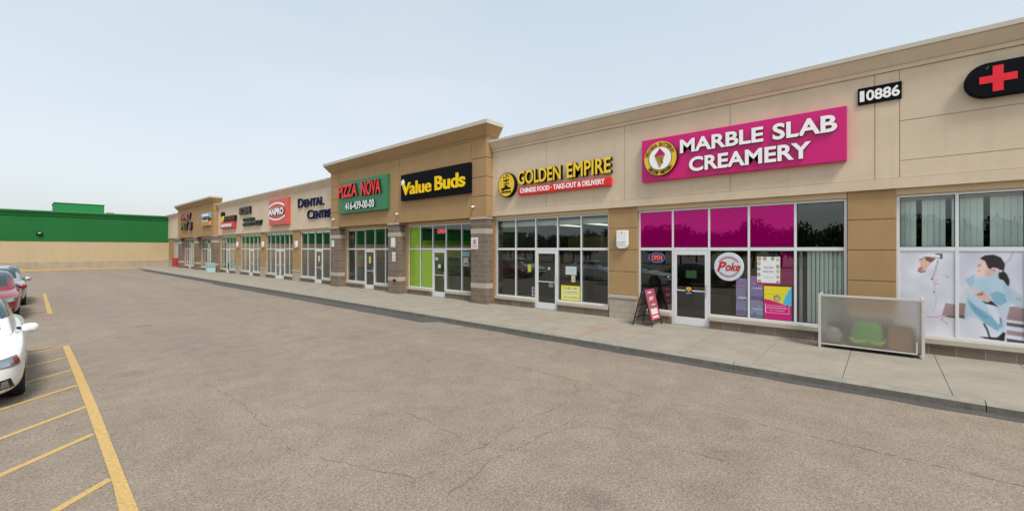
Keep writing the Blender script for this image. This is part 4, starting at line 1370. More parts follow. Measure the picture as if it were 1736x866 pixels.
# printed film pictures on the pharmacy windows
def film_right(p):
    K = lambda pts: [((x - 372) / 445, (y - 100) / 610) for x, y in pts]
    p.put(np.clip(1 - p.v * 1.2, 0, 1), (196, 200, 216), .6)
    for a, b, c in ((470, 560, (150, 128, 130)), (578, 602, (96, 86, 92)), (604, 628, (205, 212, 225)), (630, 662, (150, 132, 134)), (664, 684, (200, 208, 222)), (686, 712, (70, 64, 70))):
        p.poly(K([(700, a), (830, a + 8), (830, b + 8), (700, b)]), c)
    p.poly(K([(372, 465), (420, 468), (420, 552), (372, 550)]), (150, 124, 124)); p.poly(K([(372, 550), (418, 553), (416, 576), (372, 572)]), (92, 84, 88))
    p.line(K([(745, 100), (725, 150), (698, 180)]), .012, (150, 165, 155), .8)
    bl = [(545, 282), (600, 262), (655, 248), (690, 312), (735, 352), (728, 430), (716, 505), (700, 560), (690, 650), (640, 648), (560, 606), (500, 566), (440, 560), (418, 590), (412, 560), (425, 420), (452, 350), (482, 290), (520, 275)]
    p.poly(K(bl), (178, 206, 224))
    p.poly(K([(415, 300), (490, 255), (480, 310), (455, 355)]), (150, 185, 212), .8)
    p.poly(K([(430, 425), (470, 470), (540, 505), (600, 545), (660, 565), (682, 605), (640, 640), (560, 598), (495, 545), (450, 490)]), (128, 176, 200))
    p.poly(K([(455, 440), (500, 500), (580, 555), (560, 570), (480, 520)]), (108, 158, 186), .8)
    p.poly(K([(590, 395), (640, 370), (690, 390), (705, 440), (660, 470), (620, 450)]), (120, 168, 196), .8)
    p.poly(K([(560, 460), (620, 470), (665, 560), (650, 600), (600, 540)]), (214, 222, 234), .9)
    p.poly(K([(660, 300), (735, 352), (800, 390), (800, 470), (735, 450), (700, 400)]), (168, 190, 212), .7)
    p.ell((470 - 372) / 445, (385 - 100) / 610, .14, .06, (196, 200, 210), .9)
    p.poly(K([(480, 398), (535, 375), (575, 402), (605, 432), (570, 450), (510, 428)]), (214, 180, 168))
    p.poly(K([(500, 398), (548, 378), (540, 405), (505, 408)]), (140, 60, 60), .75)
    p.poly(K([(530, 440), (575, 452), (600, 436), (650, 480), (610, 470), (560, 462)]), (34, 38, 48))
    p.poly(K([(650, 480), (690, 460), (700, 530), (668, 580), (655, 545)]), (205, 195, 205), .7)
    p.poly(K([(652, 545), (668, 555), (672, 585), (660, 585)]), (130, 60, 60), .8)
    p.poly(K([(570, 610), (640, 650), (672, 650), (665, 690), (590, 690)]), (208, 214, 226))
    p.line(K([(550, 602), (572, 640), (590, 696)]), .017, (18, 20, 26)); p.poly(K([(510, 692), (640, 686), (680, 645), (696, 650), (690, 708), (560, 704)]), (20, 22, 28))
    p.poly(K([(575, 258), (640, 226), (662, 248), (610, 262), (552, 290)]), (205, 200, 206))
    p.poly(K([(522, 152), (556, 165), (576, 215), (612, 218), (634, 240), (600, 266), (560, 282), (522, 268), (502, 262), (506, 248), (500, 236), (508, 225), (500, 214), (514, 190)]), (226, 196, 188))
    p.poly(K([(560, 225), (610, 222), (630, 240), (596, 264), (560, 276)]), (208, 164, 152), .6)
    p.poly(K([(520, 150), (556, 127), (616, 122), (664, 140), (692, 182), (690, 222), (664, 232), (636, 214), (606, 212), (596, 224), (577, 216), (556, 168)]), (40, 30, 34))
    p.poly(K([(652, 240), (676, 224), (706, 254), (722, 292), (720, 336), (702, 328), (680, 296), (652, 288), (646, 262)]), (34, 26, 30))
    p.poly(K([(600, 222), (624, 218), (634, 236), (612, 240)]), (206, 148, 132))
    p.line(K([(508, 205), (524, 198)]), .007, (60, 40, 44)); p.line(K([(510, 196), (528, 188)]), .005, (70, 50, 50)); p.line(K([(505, 240), (522, 236)]), .007, (170, 70, 80))
    p.ell((665 - 372) / 445, (234 - 100) / 610, .014, .012, (235, 238, 245))
    p.line(K([(745, 470), (800, 468)]), .008, (60, 80, 110), .7); p.line(K([(765, 415), (798, 422)]), .010, (80, 110, 140), .7)
    p.blur(2)


def film_left(p):
    K = lambda pts: [((x + 31) / 378, (y - 98) / 585) for x, y in pts]
    p.ell(.4, .25, .5, .3, (222, 224, 232), .6, .8)
    p.poly(K([(285, 455), (350, 460), (350, 548), (262, 540)]), (158, 136, 138)); p.poly(K([(290, 540), (350, 545), (350, 556), (290, 552)]), (90, 82, 86))
    p.poly(K([(100, 140), (160, 118), (265, 116), (265, 150), (235, 160), (140, 150)]), (225, 226, 232))
    p.poly(K([(108, 160), (150, 138), (205, 140), (222, 150), (196, 178), (166, 208), (148, 240), (118, 248), (98, 236), (96, 222), (118, 208)]), (216, 176, 160))
    p.poly(K([(150, 138), (222, 150), (186, 178), (150, 160)]), (96, 58, 50), .9); p.poly(K([(104, 215), (132, 205), (128, 240), (100, 234)]), (150, 84, 72), .7)
    p.line(K([(108, 160), (150, 138), (215, 142), (258, 150)]), .008, (90, 66, 60)); p.line(K([(100, 238), (120, 248), (150, 240)]), .012, (84, 50, 44))
    p.poly(K([(215, 114), (266, 114), (266, 150), (250, 146), (248, 126), (215, 120)]), (80, 84, 96))
    rg = random.Random(4)
    for k in range(34):
        t_ = k / 34; x = 240 - t_ * 45 + rg.uniform(-6, 6); y = 160 + t_ * 140
        p.ell((x + 31) / 378, (y - 98) / 585, .008, .006, (90, 90, 100), .8)
    p.line(K([(195, 290), (215, 340), (206, 380), (228, 430), (205, 520)]), .004, (150, 140, 155), .8)
    p.ell((195 + 31) / 378, (292 - 98) / 585, .016, .01, (70, 40, 50)); p.ell((210 + 31) / 378, (382 - 98) / 585, .014, .009, (60, 40, 44))
    p.line(K([(200, 300), (235, 295), (205, 325), (242, 322), (212, 340)]), .006, (220, 120, 165), .8)
    p.line(K([(160, 560), (230, 560), (262, 545), (295, 540), (255, 570), (300, 600)]), .012, (214, 130, 165), .8)
    p.line(K([(285, 262), (300, 280), (310, 268)]), .006, (120, 110, 130), .7)
    p.blur(2)


def film_other(p):
    p.poly([(0, .6), (1, .62), (1, .78), (0, .75)], (150, 128, 130)); p.poly([(0, .8), (1, .82), (1, .86), (0, .84)], (80, 74, 80))
    p.poly([(0, .9), (1, .92), (1, .96), (0, .94)], (150, 130, 132)); p.blur(2)


for key, yl, yr, fn in (('a', -0.255, -1.097, film_left), ('b', -1.153, -2.022, film_right), ('c', -2.078, -2.952, film_other), ('d', -3.008, -3.892, film_other), ('e', -3.948, -4.845, film_other)):
    p = Pic(150, 300, (212, 214, 225))
    fn(p)
    rn = np.random.default_rng(5); q_ = rn.normal(0, 1, (10, 6)); q_ = np.kron(q_, np.ones((30, 25)))
    for _ in range(3):
        for ax in (0, 1): q_ = (np.roll(q_, 8, ax) + np.roll(q_, -8, ax) + q_) / 3
    p.a = np.clip(p.a * (1 + 0.10 * q_[..., None]), 0, 1); p.blur(2)
    p.mesh('printed_film', yl, yr, 0.527, 2.283, XG - 0.016, WIN['pharmacy'], 0.003)

# ------------------------------------------------------------------ sidewalk things
# sandwich board
t = thing('sandwich_board', 'black A-frame sandwich board with a pink poster beside the creamery door', 'sandwich board', None, (0, 0, 0))
BLKM = mat('black_steel', (0.012, 0.012, 0.013), 0.4)
zf, zt_ = 0.133, 1.185
for nm, yb in (('front_frame', 4.92), ('rear_frame', 5.50)):
    mb = MB(); ya = 5.17 if yb < 5.2 else 5.22
    lp = lambda x, z, o=0: (x, yb + (ya - yb) * (z - zf) / (zt_ - zf) + o, z)
    for x in (11.66, 12.34): mb.bar(lp(x, zf), lp(x, zt_), 0.026, 0.026)
    for z in (0.30, zt_ - 0.015) if nm == 'front_frame' else (0.36, 0.72, zt_ - 0.015): mb.bar(lp(11.67, z), lp(12.33, z), 0.022, 0.022)
    fr = mb.build(nm, BLKM, t)
    mb = MB()
    o_ = -0.016 if nm == 'front_frame' else 0.0
    a, b, c_, d_ = lp(11.68, 0.31, o_), lp(12.32, 0.31, o_), lp(12.32, 1.165, o_), lp(11.68, 1.165, o_)
    if nm == 'rear_frame': a, b = lp(11.68, 0.37), lp(12.32, 0.37)
    th = Vector((0, 0.006, 0))
    V = [Vector(v) for v in (a, b, c_, d_)]
    mb.add(V + [v + th for v in V], [(0, 1, 2, 3), (7, 6, 5, 4), (0, 4, 5, 1), (1, 5, 6, 2), (2, 6, 7, 3), (3, 7, 4, 0)])
    pm = mat('board_pink', (0.42, 0.07, 0.15), 0.4) if nm == 'front_frame' else mat('board_grey', (0.30, 0.29, 0.28), 0.6)
    po = mb.build('poster_panel', pm, fr)
    if nm == 'front_frame':
        def on(x, z, o=-0.019): return lp(x, z, o)
        mb = MB()
        for (x0, z0, x1, z1, mi) in ((11.72, 0.34, 12.28, 0.345, 3), (11.80, 0.36, 12.20, 0.42, 3), (11.78, 0.46, 12.22, 0.62, 3), (11.70, 0.335, 12.30, 0.45, 4)):
            o__ = -0.019 if mi != 4 else -0.0175
            mb.quad(on(x0, z0, o__), on(x1, z0, o__), on(x1, z1, o__), on(x0, z1, o__), mi)
        for k in range(9):
            z = 0.66 + k * 0.05; xx = 11.84 + 0.05 * math.sin(k * 1.3)
            mb.quad(on(xx, z), on(xx + 0.30, z), on(xx + 0.28, z + 0.038), on(xx + 0.02, z + 0.038), (0, 1, 2, 0, 1, 3, 2, 0, 3)[k])
        mb.build('poster_art', [mat('art_green', (0.14, 0.20, 0.06)), mat('art_cream', (0.62, 0.55, 0.35)), mat('art_rose', (0.50, 0.06, 0.10)), mat('art_white', (0.72, 0.66, 0.66)), mat('art_red', (0.55, 0.03, 0.06))], po)
mb = MB(); mb.bar((11.655, 5.02, 0.55), (11.655, 5.40, 0.55), 0.012, 0.012); mb.bar((12.345, 5.02, 0.55), (12.345, 5.40, 0.55), 0.012, 0.012)
mb.build('spreader', BLKM, t)

# frosted patio screen
t = thing('patio_screen', 'low aluminium framed screen of frosted acrylic on the sidewalk by the pharmacy', 'screen')
mb = MB()
xf_ = 11.80
A_, B_ = 1.12, -0.61
mb.box(xf_ - .025, xf_ + .025, A_ - .05, A_, 0.131, 1.325); mb.box(xf_ - .025, xf_ + .025, B_, B_ + .05, 0.131, 1.325)
mb.box(xf_ - .022, xf_ + .022, B_ + .05, A_ - .05, 1.275, 1.322); mb.box(xf_ - .018, xf_ + .018, B_ + .13, A_ - .05, 0.205, 0.235)
mb.box(xf_ - .015, xf_ + .015, B_ + .105, B_ + .13, 0.205, 0.46)
for yy in (A_ - .05, B_):
    mb.box(12.28, 12.32, yy, yy + .05, 0.131, 1.325); mb.box(xf_ + .025, 12.28, yy + .005, yy + .045, 1.28, 1.32); mb.box(xf_ + .025, 12.28, yy + .01, yy + .04, 0.205, 0.235)
mb.build('frame', POST, t, bevel=0.004)
MB().box(xf_ - .004, xf_ + .004, B_ + .05, A_ - .05, 0.236, 1.274).build('front_panel', FROST, t)
MB().box(xf_ + .026, 12.279, A_ - .028, A_ - .022, 0.236, 1.279).build('end_panel', FROST, t)
MB().box(xf_ + .026, 12.279, B_ + .022, B_ + .028, 0.236, 1.279).build('end_panel', FROST, t)
MB().box(xf_ + .03, 12.275, B_ + .055, A_ - .055, 0.215, 0.235).build('shelf', DARKW, t)
# stored things behind the screen
t = thing('green_bag', 'bright green bag with lime handles stored behind the frosted screen', 'bag')
MB().ellipsoid((11.952, 0.28, 0.50), (0.13, 0.27, 0.265), 18, 12, power=0.8).build('bag_body', mat('bag_green', (0.12, 0.75, 0.03), 0.6), t)
HL = mat('lime_handle', (0.72, 0.95, 0.02), 0.5)
for yc in (0.45, 0.13):
    neon(t, [(11.846, yc - 0.02 + 0.12 * math.cos(R(a)), 0.43 + 0.11 * math.sin(R(a))) for a in range(180, 361, 20)], 0.034, HL, 'handle')
t = thing('white_bundle', 'pale crumpled bundle behind the left end of the frosted screen', 'bundle')
MB().ellipsoid((11.92, 0.86, 0.415), (0.10, 0.16, 0.18), 16, 10).build('cloth', mat('bundle_white', (0.55, 0.60, 0.62), 0.7), t)
t = thing('orange_box', 'orange brown cardboard box behind the right end of the frosted screen', 'box')
MB().box(11.88, 12.2, -0.42, -0.06, 0.236, 0.70).build('carton', mat('carton_orange', (0.62, 0.30, 0.08), 0.8), t, bevel=0.01)
MB().box(11.875, 12.205, -0.425, -0.055, 0.702, 0.715).build('lid', mat('carton_dark', (0.12, 0.07, 0.03), 0.8), t)
t = thing('black_crate', 'dark plastic crate behind the middle of the frosted screen', 'crate')
MB().box(11.93, 12.25, -0.04, 0.0, 0.236, 0.5).box(11.93, 12.25, 0.58, 0.69, 0.236, 0.52).build('crate_side', DARKW, t)
MB().box(12.22, 12.27, -0.5, 1.0, 0.236, 0.66).build('crate_back', DARKW, t)
t = thing('hose', 'short pale hose end curling at the foot of the frosted screen', 'hose')
neon(t, [(11.845, 0.80 - 0.035 * k, 0.32 - 0.0035 * k * k) for k in range(7)], 0.014, WHITE, 'tube')

# pale blue bin far along the sidewalk
t = thing('bin', 'pale blue and mint bin against the stone pillar of the far block', 'bin')
MB().box(11.40, 12.02, 47.35, 48.05, 0.133, 0.62).build('tub', mat('bin_blue', (0.42, 0.62, 0.66), 0.5), t, bevel=0.03)
MB().box(11.38, 12.04, 47.32, 48.08, 0.623, 1.02).build('lid', mat('bin_mint', (0.28, 0.45, 0.36), 0.5), t, bevel=0.03)
# red rack in the end window
t = thing('shopping_cart_rack', 'red rack standing before the last shop window', 'rack')
mb = MB()
for k in range(5): mb.box(12.0, 12.4, 63.0 + k * 0.42, 63.22 + k * 0.42, 0.25, 1.25)
mb.build('panels', mat('rack_red', (0.45, 0.02, 0.035), 0.5), t, bevel=0.02)
MB().box(11.98, 12.42, 62.95, 65.0, 0.132, 0.248).build('base', STEEL, t)
# mannequin
t = thing('mannequin', 'shop mannequin in a grey top and dark trousers in the far block window', 'mannequin')
mb = MB()
for dy in (-0.1, 0.1): mb.ring((12.95, 57.2 + dy, 0.3), (12.95, 57.2 + dy * .8, 1.12), 0.065, 0.09)
mb.build('trousers', DARKW, t)
mb = MB(); mb.ellipsoid((12.95, 57.2, 1.38), (0.13, 0.21, 0.34))
for s_ in (-1, 1): mb.ring((12.95, 57.2 + s_ * .2, 1.6), (12.9, 57.2 + s_ * .3, 1.05), 0.055, 0.04)
mb.build('top', mat('knit_grey', (0.35, 0.36, 0.38), 0.8), t)
MB().ellipsoid((12.95, 57.2, 1.88), (0.10, 0.085, 0.13)).ring((12.95, 57.2, 1.65), (12.95, 57.2, 1.8), 0.05).build('head', WHITE, t)
MB().box(12.72, 13.2, 56.8, 57.6, 0.17, 0.30).build('plinth', WHITE, t)

# ------------------------------------------------------------------ cars
TYRE = mat('tyre_rubber', (0.018, 0.018, 0.019), 0.85)
RIM = mat('alloy_rim', (0.45, 0.46, 0.47), 0.3, metal=0.8)
CARG = mat('car_window', (0.02, 0.045, 0.052), 0.03, spec=0.9)
TRIM = mat('car_black_trim', (0.012, 0.012, 0.013), 0.45)
CHROME = mat('car_chrome', (0.62, 0.62, 0.62), 0.12, metal=1.0)
LAMP = mat('headlamp_lens', (0.24, 0.25, 0.26), 0.08, metal=0.5, coat=1.0)
AMBER = mat('amber_marker', (0.22, 0.02, 0.015), 0.2)
TAIL = mat('tail_lamp', (0.30, 0.008, 0.01), 0.15, coat=1.0)


def smooth_mesh(mb, lev, cuts=()):
    o = mb.build('tmp', TRIM)
    for p in o.data.polygons: p.use_smooth = True
    bm = bmesh.new(); bm.from_mesh(o.data); bmesh.ops.remove_doubles(bm, verts=bm.verts, dist=1e-5)
    bmesh.ops.recalc_face_normals(bm, faces=bm.faces); bm.to_mesh(o.data); bm.free()
    m_ = o.modifiers.new('s', 'SUBSURF'); m_.levels = lev; m_.render_levels = lev
    cs = []
    for c in cuts:
        c_ = c.build('cut', TRIM); cs.append(c_)
        b = o.modifiers.new('b', 'BOOLEAN'); b.object = c_; b.operation = 'DIFFERENCE'; b.solver = 'EXACT'
    bpy.context.view_layer.update()
    dg = bpy.context.evaluated_depsgraph_get()
    me = bpy.data.meshes.new_from_object(o.evaluated_get(dg))
    bpy.data.objects.remove(o)
    for c_ in cs: bpy.data.objects.remove(c_)
    return me


def car(label, paint, loc, hs=1.0, ws=1.0, chrome_bar=False, group='cars parked along the left edge', rot=0.0):
    t = thing('parked_car', label, 'car', group, loc)
    t.rotation_euler = (0, 0, rot)
    st = [(0.0, .46, .30, .56, .64), (0.04, .66, .23, .61, .69), (0.16, .80, .185, .67, .755), (0.45, .875, .17, .765, .84), (0.9, .90, .17, .845, .905),
          (1.35, .91, .17, .90, .965), (2.2, .915, .17, .93, .985), (3.2, .915, .17, .945, 1.0), (3.9, .90, .18, .955, 1.03), (4.4, .86, .20, .945, 1.04), (4.64, .78, .26, .90, 1.0), (4.72, .58, .35, .78, .87)]
    mb = MB(); rings = []
    for y, w_, zb, zs, zt in st:
        zb = zb if hs == 1 else zb + 0.04
        zs *= hs; zt *= hs
        h = [(0, zb), (.55 * w_, zb), (.86 * w_, zb + .01), (.965 * w_, zb + .10), (w_, zb + (zs - zb) * .42), (w_, zb + (zs - zb) * .70), (.985 * w_, zs - .045), (.93 * w_, zs), (.78 * w_, zs + (zt - zs) * .55), (.4 * w_, zt - .005), (0, zt)]
        ring = [(x * ws, y, z) for x, z in h] + [(-x * ws, y, z) for x, z in h[-2:0:-1]]
        rings.append(ring)
    n = len(rings[0])
    for r0, r1 in zip(rings, rings[1:]):
        mb.add(r0 + r1, [(i, n + i, n + (i + 1) % n, (i + 1) % n) for i in range(n)], 0, True)
    mb.add(rings[0], [tuple(range(n))]); mb.add(rings[-1], [tuple(range(n))[::-1]])
    wr, fy, ry = 0.335, 0.95, 3.66
    cuts = [MB().ring((sx * .62, yy, wr), (sx * 1.3, yy, wr), wr + .055, n=28) for sx in (1, -1) for yy in (fy, ry)]
    body = smooth_mesh(mb, 2, cuts)
    body.materials.clear(); body.materials.append(paint)
    body.polygons.foreach_set('material_index', [0] * len(body.polygons))
    bo = bpy.data.objects.new('body', body); COL.objects.link(bo); bo.parent = t
    # greenhouse
    gst = [(1.22, .72, .66, .95), (1.30, .745, .69, .985), (1.75, .78, .665, 1.215), (2.15, .79, .615, 1.385), (2.6, .79, .60, 1.45), (3.2, .785, .595, 1.445), (3.75, .765, .59, 1.345), (4.2, .70, .58, 1.13), (4.42, .64, .56, 1.03)]
    if hs > 1: gst = [(1.22, .72, .66, .95), (1.30, .745, .69, .985), (1.72, .78, .675, 1.23), (2.1, .79, .635, 1.40), (2.6, .79, .62, 1.47), (3.3, .785, .615, 1.475), (4.0, .765, .60, 1.43), (4.4, .74, .60, 1.22), (4.6, .70, .60, 1.03)]
    mb = MB(); rings = []
    for y, wb, wt, zr in gst:
        zr *= hs
        zq = .88 * hs
        h = [(wb, zq), (wb - .01, min(.97 * hs, zr - .03)), (wt + .035 + (wb - wt) * .10, zr - .075), (wt - .02, zr - .02), (wt * .5, zr + .004), (0, zr + .012)]
        rings.append([(x * ws, y, z) for x, z in h] + [(-x * ws, y, z) for x, z in h[-2::-1]])
    n = len(rings[0])
    for r0, r1 in zip(rings, rings[1:]):
        mb.add(r0 + r1, [(i, n + i, n + i + 1, i + 1) for i in range(n - 1)], 0, True)
    mb.add(rings[0], [tuple(range(n))]); mb.add(rings[-1], [tuple(range(n))[::-1]])
    gh = smooth_mesh(mb, 2)
    gh.materials.clear(); gh.materials.append(paint)
    go = bpy.data.objects.new('roof', gh); COL.objects.link(go); go.parent = t
    bt = {}
    for k, me in (('b', body), ('g', gh)):
        bt[k] = BVHTree.FromPolygons([v.co[:] for v in me.vertices], [p.vertices[:] for p in me.polygons])

    def patch(name, cs, dr, m, which, off=.006, nu=12, nv=8, parent=t):
        dr = Vector(dr).normalized(); cs = [Vector((c[0] * ws, c[1], c[2] * hs)) for c in cs]
        vs, ok = [], []
        for j in range(nv + 1):
            for i in range(nu + 1):
                u, v = i / nu, j / nv
                p = cs[0] * (1 - u) * (1 - v) + cs[1] * u * (1 - v) + cs[2] * u * v + cs[3] * (1 - u) * v
                best = None
                for k in which:
                    hit = bt[k].ray_cast(p - dr * 1.5, dr, 4)
                    if hit[0] is not None and (best is None or hit[3] < best[3]): best = hit
                ok.append(best is not None)
                vs.append(best[0] - dr * off if best else p)
        fs = []
        for j in range(nv):
            for i in range(nu):
                q = (j * (nu + 1) + i, j * (nu + 1) + i + 1, (j + 1) * (nu + 1) + i + 1, (j + 1) * (nu + 1) + i)
                if all(ok[k] for k in q): fs.append(q)
        mb = MB(); mb.add(vs, fs, 0, True)
        return mb.build(name, m, parent)

    patch('windshield', [(-.62, 0, 1.01), (.62, 0, 1.01), (.54, 0, 1.37), (-.54, 0, 1.37)], (0, 1, 0), CARG, 'g')
    patch('rear_window', [(.58, 6, 1.08), (-.58, 6, 1.08), (-.50, 6, 1.33), (.50, 6, 1.33)], (0, -1, 0), CARG, 'g')
    for sx in (1, -1):
        X = 1.3 * sx; D = (-sx, 0, -0.25)
        k = .09
        patch('side_window', [(X, 1.62, 1.00 + .32), (X, 2.72, .99 + .32), (X, 2.68, 1.34 + .32), (X, 2.16, 1.29 + .32)], D, CARG, 'g')
        patch('side_window', [(X, 2.80, .99 + .32), (X, 3.72, 1.02 + .32), (X, 3.46, 1.29 + .32), (X, 2.76, 1.34 + .32)], D, CARG, 'g')
        hl = patch('headlight', [(sx * .45, -.3, .575), (sx * .93, .0, .60), (sx * .90, .0, .735), (sx * .45, -.3, .665)], (-sx * .28, 1, 0), LAMP, 'b', .008)
        patch('lamp_bezel', [(sx * .52, -.3, .60), (sx * .66, -.2, .605), (sx * .66, -.2, .665), (sx * .52, -.3, .65)], (-sx * .28, 1, 0), TRIM, 'b', .013, parent=hl)
        patch('lamp_bezel', [(sx * .70, -.2, .61), (sx * .80, -.1, .615), (sx * .80, -.1, .69), (sx * .70, -.2, .68)], (-sx * .28, 1, 0), CHROME, 'b', .013, parent=hl)
        patch('marker', [(sx * .86, -.1, .63), (sx * .92, 0, .64), (sx * .90, 0, .72), (sx * .86, -.1, .71)], (-sx * .28, 1, 0), AMBER, 'b', .013, parent=hl)
        fg = patch('bumper_vent', [(sx * .50, -.4, .27), (sx * .78, -.2, .29), (sx * .74, -.2, .44), (sx * .50, -.4, .40)], (0, 1, 0), TRIM, 'b', .007)
        patch('fog_lamp', [(sx * .64, -.4, .30), (sx * .73, -.2, .305), (sx * .71, -.2, .415), (sx * .65, -.4, .40)], (0, 1, 0), LAMP, 'b', .013, parent=fg)
        patch('tail_light', [(sx * .45, 6, .80), (sx * .95, 6, .80), (sx * .95, 6, .93), (sx * .45, 6, .93)], (0, -1, 0), TAIL, 'b', .008)
        for yy in (1.72, 2.76, 3.62):
            patch('door_seam', [(X, yy, .30), (X, yy + .012, .30), (X, yy + .012, .90), (X, yy, .90)], (-sx, 0, 0), TRIM, 'b', .002, 1, 10)
        for yy in (2.52, 3.42):
            patch('door_handle', [(X, yy, .80), (X, yy + .2, .80), (X, yy + .2, .83), (X, yy, .83)], (-sx, 0, 0), CHROME if chrome_bar else paint, 'b', .022, 4, 2)
        mm = MB()
        mm.ellipsoid((sx * (.915 * ws + .03), 1.70, .965 * hs), (.105, .075, .075), 16, 10, 0, 0.75)
        mo = mm.build('mirror', paint, t)
        MB().bar((sx * .80 * ws, 1.80, .965 * hs), (sx * .90 * ws, 1.72, .935 * hs), .05, .035).ellipsoid((sx * (.915 * ws + .03), 1.715, .92 * hs), (.09, .06, .035), 14, 6).build('mirror_base', TRIM, mo)
        for yy in (fy, ry):
            wl = MB(); xo, xi = sx * .885 * ws, sx * .68 * ws
            prof = [(xi, .20), (xi, wr - .03), (xi + sx * .02, wr - .005), (xi + sx * .06, wr), (xo - sx * .06, wr), (xo - sx * .02, wr - .008), (xo, wr - .035), (xo - sx * .004, .235)]
            nn = 32; vs = [(x, yy + r * math.cos(2 * math.pi * i / nn), wr + r * math.sin(2 * math.pi * i / nn)) for x, r in prof for i in range(nn)]
            wl.add(vs, [(j * nn + i, j * nn + (i + 1) % nn, (j + 1) * nn + (i + 1) % nn, (j + 1) * nn + i) for j in range(len(prof) - 1) for i in range(nn)], 0, True)
            wo = wl.build('wheel', TYRE, t)
            rm = MB(); rm.ring((xo - sx * .05, yy, wr), (xo - sx * .045, yy, wr), .235, n=32)
            for k in range(10):
                a = R(36 * k); c_, s_ = math.cos(a), math.sin(a)
                rm.bar((xo - sx * .02, yy + .04 * c_, wr + .04 * s_), (xo - sx * .012, yy + .225 * c_, wr + .225 * s_), .035, .03, 1)
            rm.ring((xo - sx * .04, yy, wr), (xo - sx * .002, yy, wr), .06, .05, 16, 1)
            ns = 40
            vs = [(x, yy + r * math.cos(2 * math.pi * i / ns), wr + r * math.sin(2 * math.pi * i / ns)) for x, r in ((xo - sx * .03, .215), (xo - sx * .004, .22), (xo - sx * .003, .238)) for i in range(ns)]
            rm.add(vs, [(j * ns + i, j * ns + (i + 1) % ns, (j + 1) * ns + (i + 1) % ns, (j + 1) * ns + i) for j in range(2) for i in range(ns)], 1, True)
            rm.build('rim', [TRIM, RIM], wo)
    patch('grille', [(-.40, -.4, .545), (.40, -.4, .545), (.42, -.4, .625), (-.42, -.4, .625)], (0, 1, 0), TRIM, 'b', .007, 14, 4)
    patch('lower_grille', [(-.46, -.4, .27), (.46, -.4, .27), (.44, -.4, .40), (-.44, -.4, .40)], (0, 1, 0), TRIM, 'b', .007, 14, 4)
    if chrome_bar:
        patch('chrome_strip', [(-.70, -.4, .40), (.74, -.4, .405), (.74, -.4, .43), (-.70, -.4, .425)], (0, 1, 0), CHROME, 'b', .014, 20, 2)
    patch('number_plate', [(-.26, -.4, .44), (.26, -.4, .44), (.26, -.4, .53), (-.26, -.4, .53)], (0, 1, 0), WHITE, 'b', .016, 6, 3)
    MB().box(-.66 * ws, .66 * ws, .5, 4.2, .16 + (.04 if hs > 1 else 0), .22).build('underbody', TRIM, t)
    return t


PW = mat('white_car_paint', (0.80, 0.81, 0.81), 0.25, 0.5, coat=0.8)
PR_ = mat('dark_red_car_paint', (0.27, 0.010, 0.020), 0.25, 0.5, metal=0.1, coat=0.9)
PS = mat('silver_car_paint', (0.42, 0.44, 0.46), 0.28, 0.5, metal=0.5, coat=0.8)
PK_ = mat('black_car_paint', (0.012, 0.012, 0.014), 0.22, 0.5, coat=0.9)
car('white sedan parked nearest at the left edge beside the yellow hatching', PW, (-0.835, 9.57, 0))
car('dark red crossover car parked behind the white sedan', PR_, (-0.90, 21.0, 0), 1.07, 1.0, True)
car('silver car parked farthest back behind the dark red one', PS, (-0.73, 26.3, 0), 1.09, 1.0, True)

car('black car standing alone in the second row, mirrored in the creamery door', PK_, (-3.3, 6.4, 0), group='cars in the second row')
car('white car in the second row mirrored beside the yellow notice board', PW, (-3.2, 14.0, 0), 1.0, 1.0, group='cars in the second row')
car('tall white car in the second row mirrored left of the gold letter shop door', PW, (-3.2, 21.4, 0), 1.07, 1.0, group='cars in the second row')

# ------------------------------------------------------------------ trees across the lot (mirrored in the shop glass)
BARK = mat('bark', (0.07, 0.05, 0.035), 0.9, nscale=12, namt=0.3)
LEAF = [mat('leaf_green', (0.045, 0.085, 0.022), 0.7, nscale=1.2, namt=0.5), mat('leaf_dark', (0.03, 0.062, 0.02), 0.7, nscale=1.2, namt=0.5)]


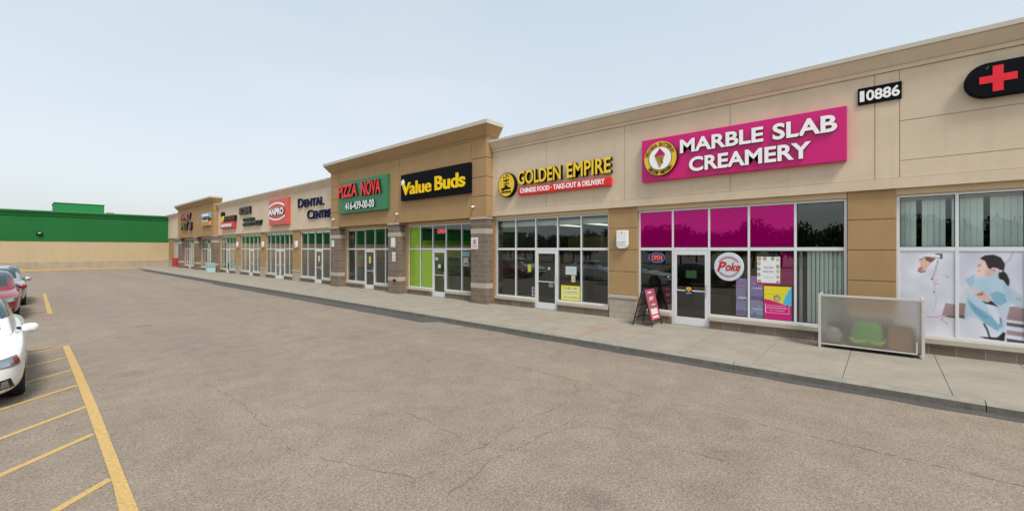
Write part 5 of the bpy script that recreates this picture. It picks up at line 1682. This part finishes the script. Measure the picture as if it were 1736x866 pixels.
def tree_meshes(seed, h):
    rg = random.Random(seed)
    tr = MB(); ends = []
    tr.ring((0, 0, 0), (0.05, 0, h * .32), .16, .12, 8, 0)
    for k in range(7):
        a = 2 * math.pi * k / 7 + rg.random(); r = rg.uniform(.6, 1.5); z = h * rg.uniform(.45, .85)
        tr.ring((0.05, 0, h * .25 + .05 * k), (r * math.cos(a), r * math.sin(a), z), .07, .02, 6, 0)
        ends.append((r * math.cos(a), r * math.sin(a), z))
    ends.append((0, 0, h * .9))
    lf = MB()
    for k in range(2600):
        e_ = rg.choice(ends); rr = h * .25
        d_ = Vector((rg.gauss(0, 1), rg.gauss(0, 1), rg.gauss(0, .8))).normalized() * rr * rg.random() ** .5
        c_ = Vector(e_) + d_
        q = Vector((rg.gauss(0, 1), rg.gauss(0, 1), rg.gauss(0, 1))).normalized()
        s_ = q.cross(Vector((0, 0, 1))).normalized() if abs(q.z) < .95 else Vector((1, 0, 0))
        u = q.cross(s_); L = rg.uniform(.13, .26)
        lf.add([c_ - s_ * L * .5, c_ + u * L, c_ + s_ * L * .5, c_ - u * L], [(0, 1, 2, 3)], rg.randint(0, 1))
    return tr, lf


protos = []
for i, h in enumerate((4.3, 4.9, 5.6)):
    protos.append(tree_meshes(11 + i, h))
base = []
tops = ('short', 'middling', 'tall')
rg = random.Random(9)
kk = 0
yy = -16.0
while yy < 62:
    i = rg.randint(0, 2)
    lab = 'leafy %s tree in the far row seen mirrored in the shop glass' % tops[i]
    pos = (-36 - rg.random() * 7, yy, 0)
    if len([b for b in base if b[0] == i]) == 0:
        t = thing('street_tree', lab, 'tree', 'trees across the lot', pos)
        protos[i][0].build('trunk', BARK, t); protos[i][1].build('crown', LEAF, t)
        base.append((i, t))
    else:
        src = [b for b in base if b[0] == i][0][1]
        t = src.copy(); COL.objects.link(t); t.location = pos; t.rotation_euler = (0, 0, rg.random() * 6)
        for ch in src.children:
            c = ch.copy(); COL.objects.link(c); c.parent = t
    yy += rg.uniform(1.6, 3.0)
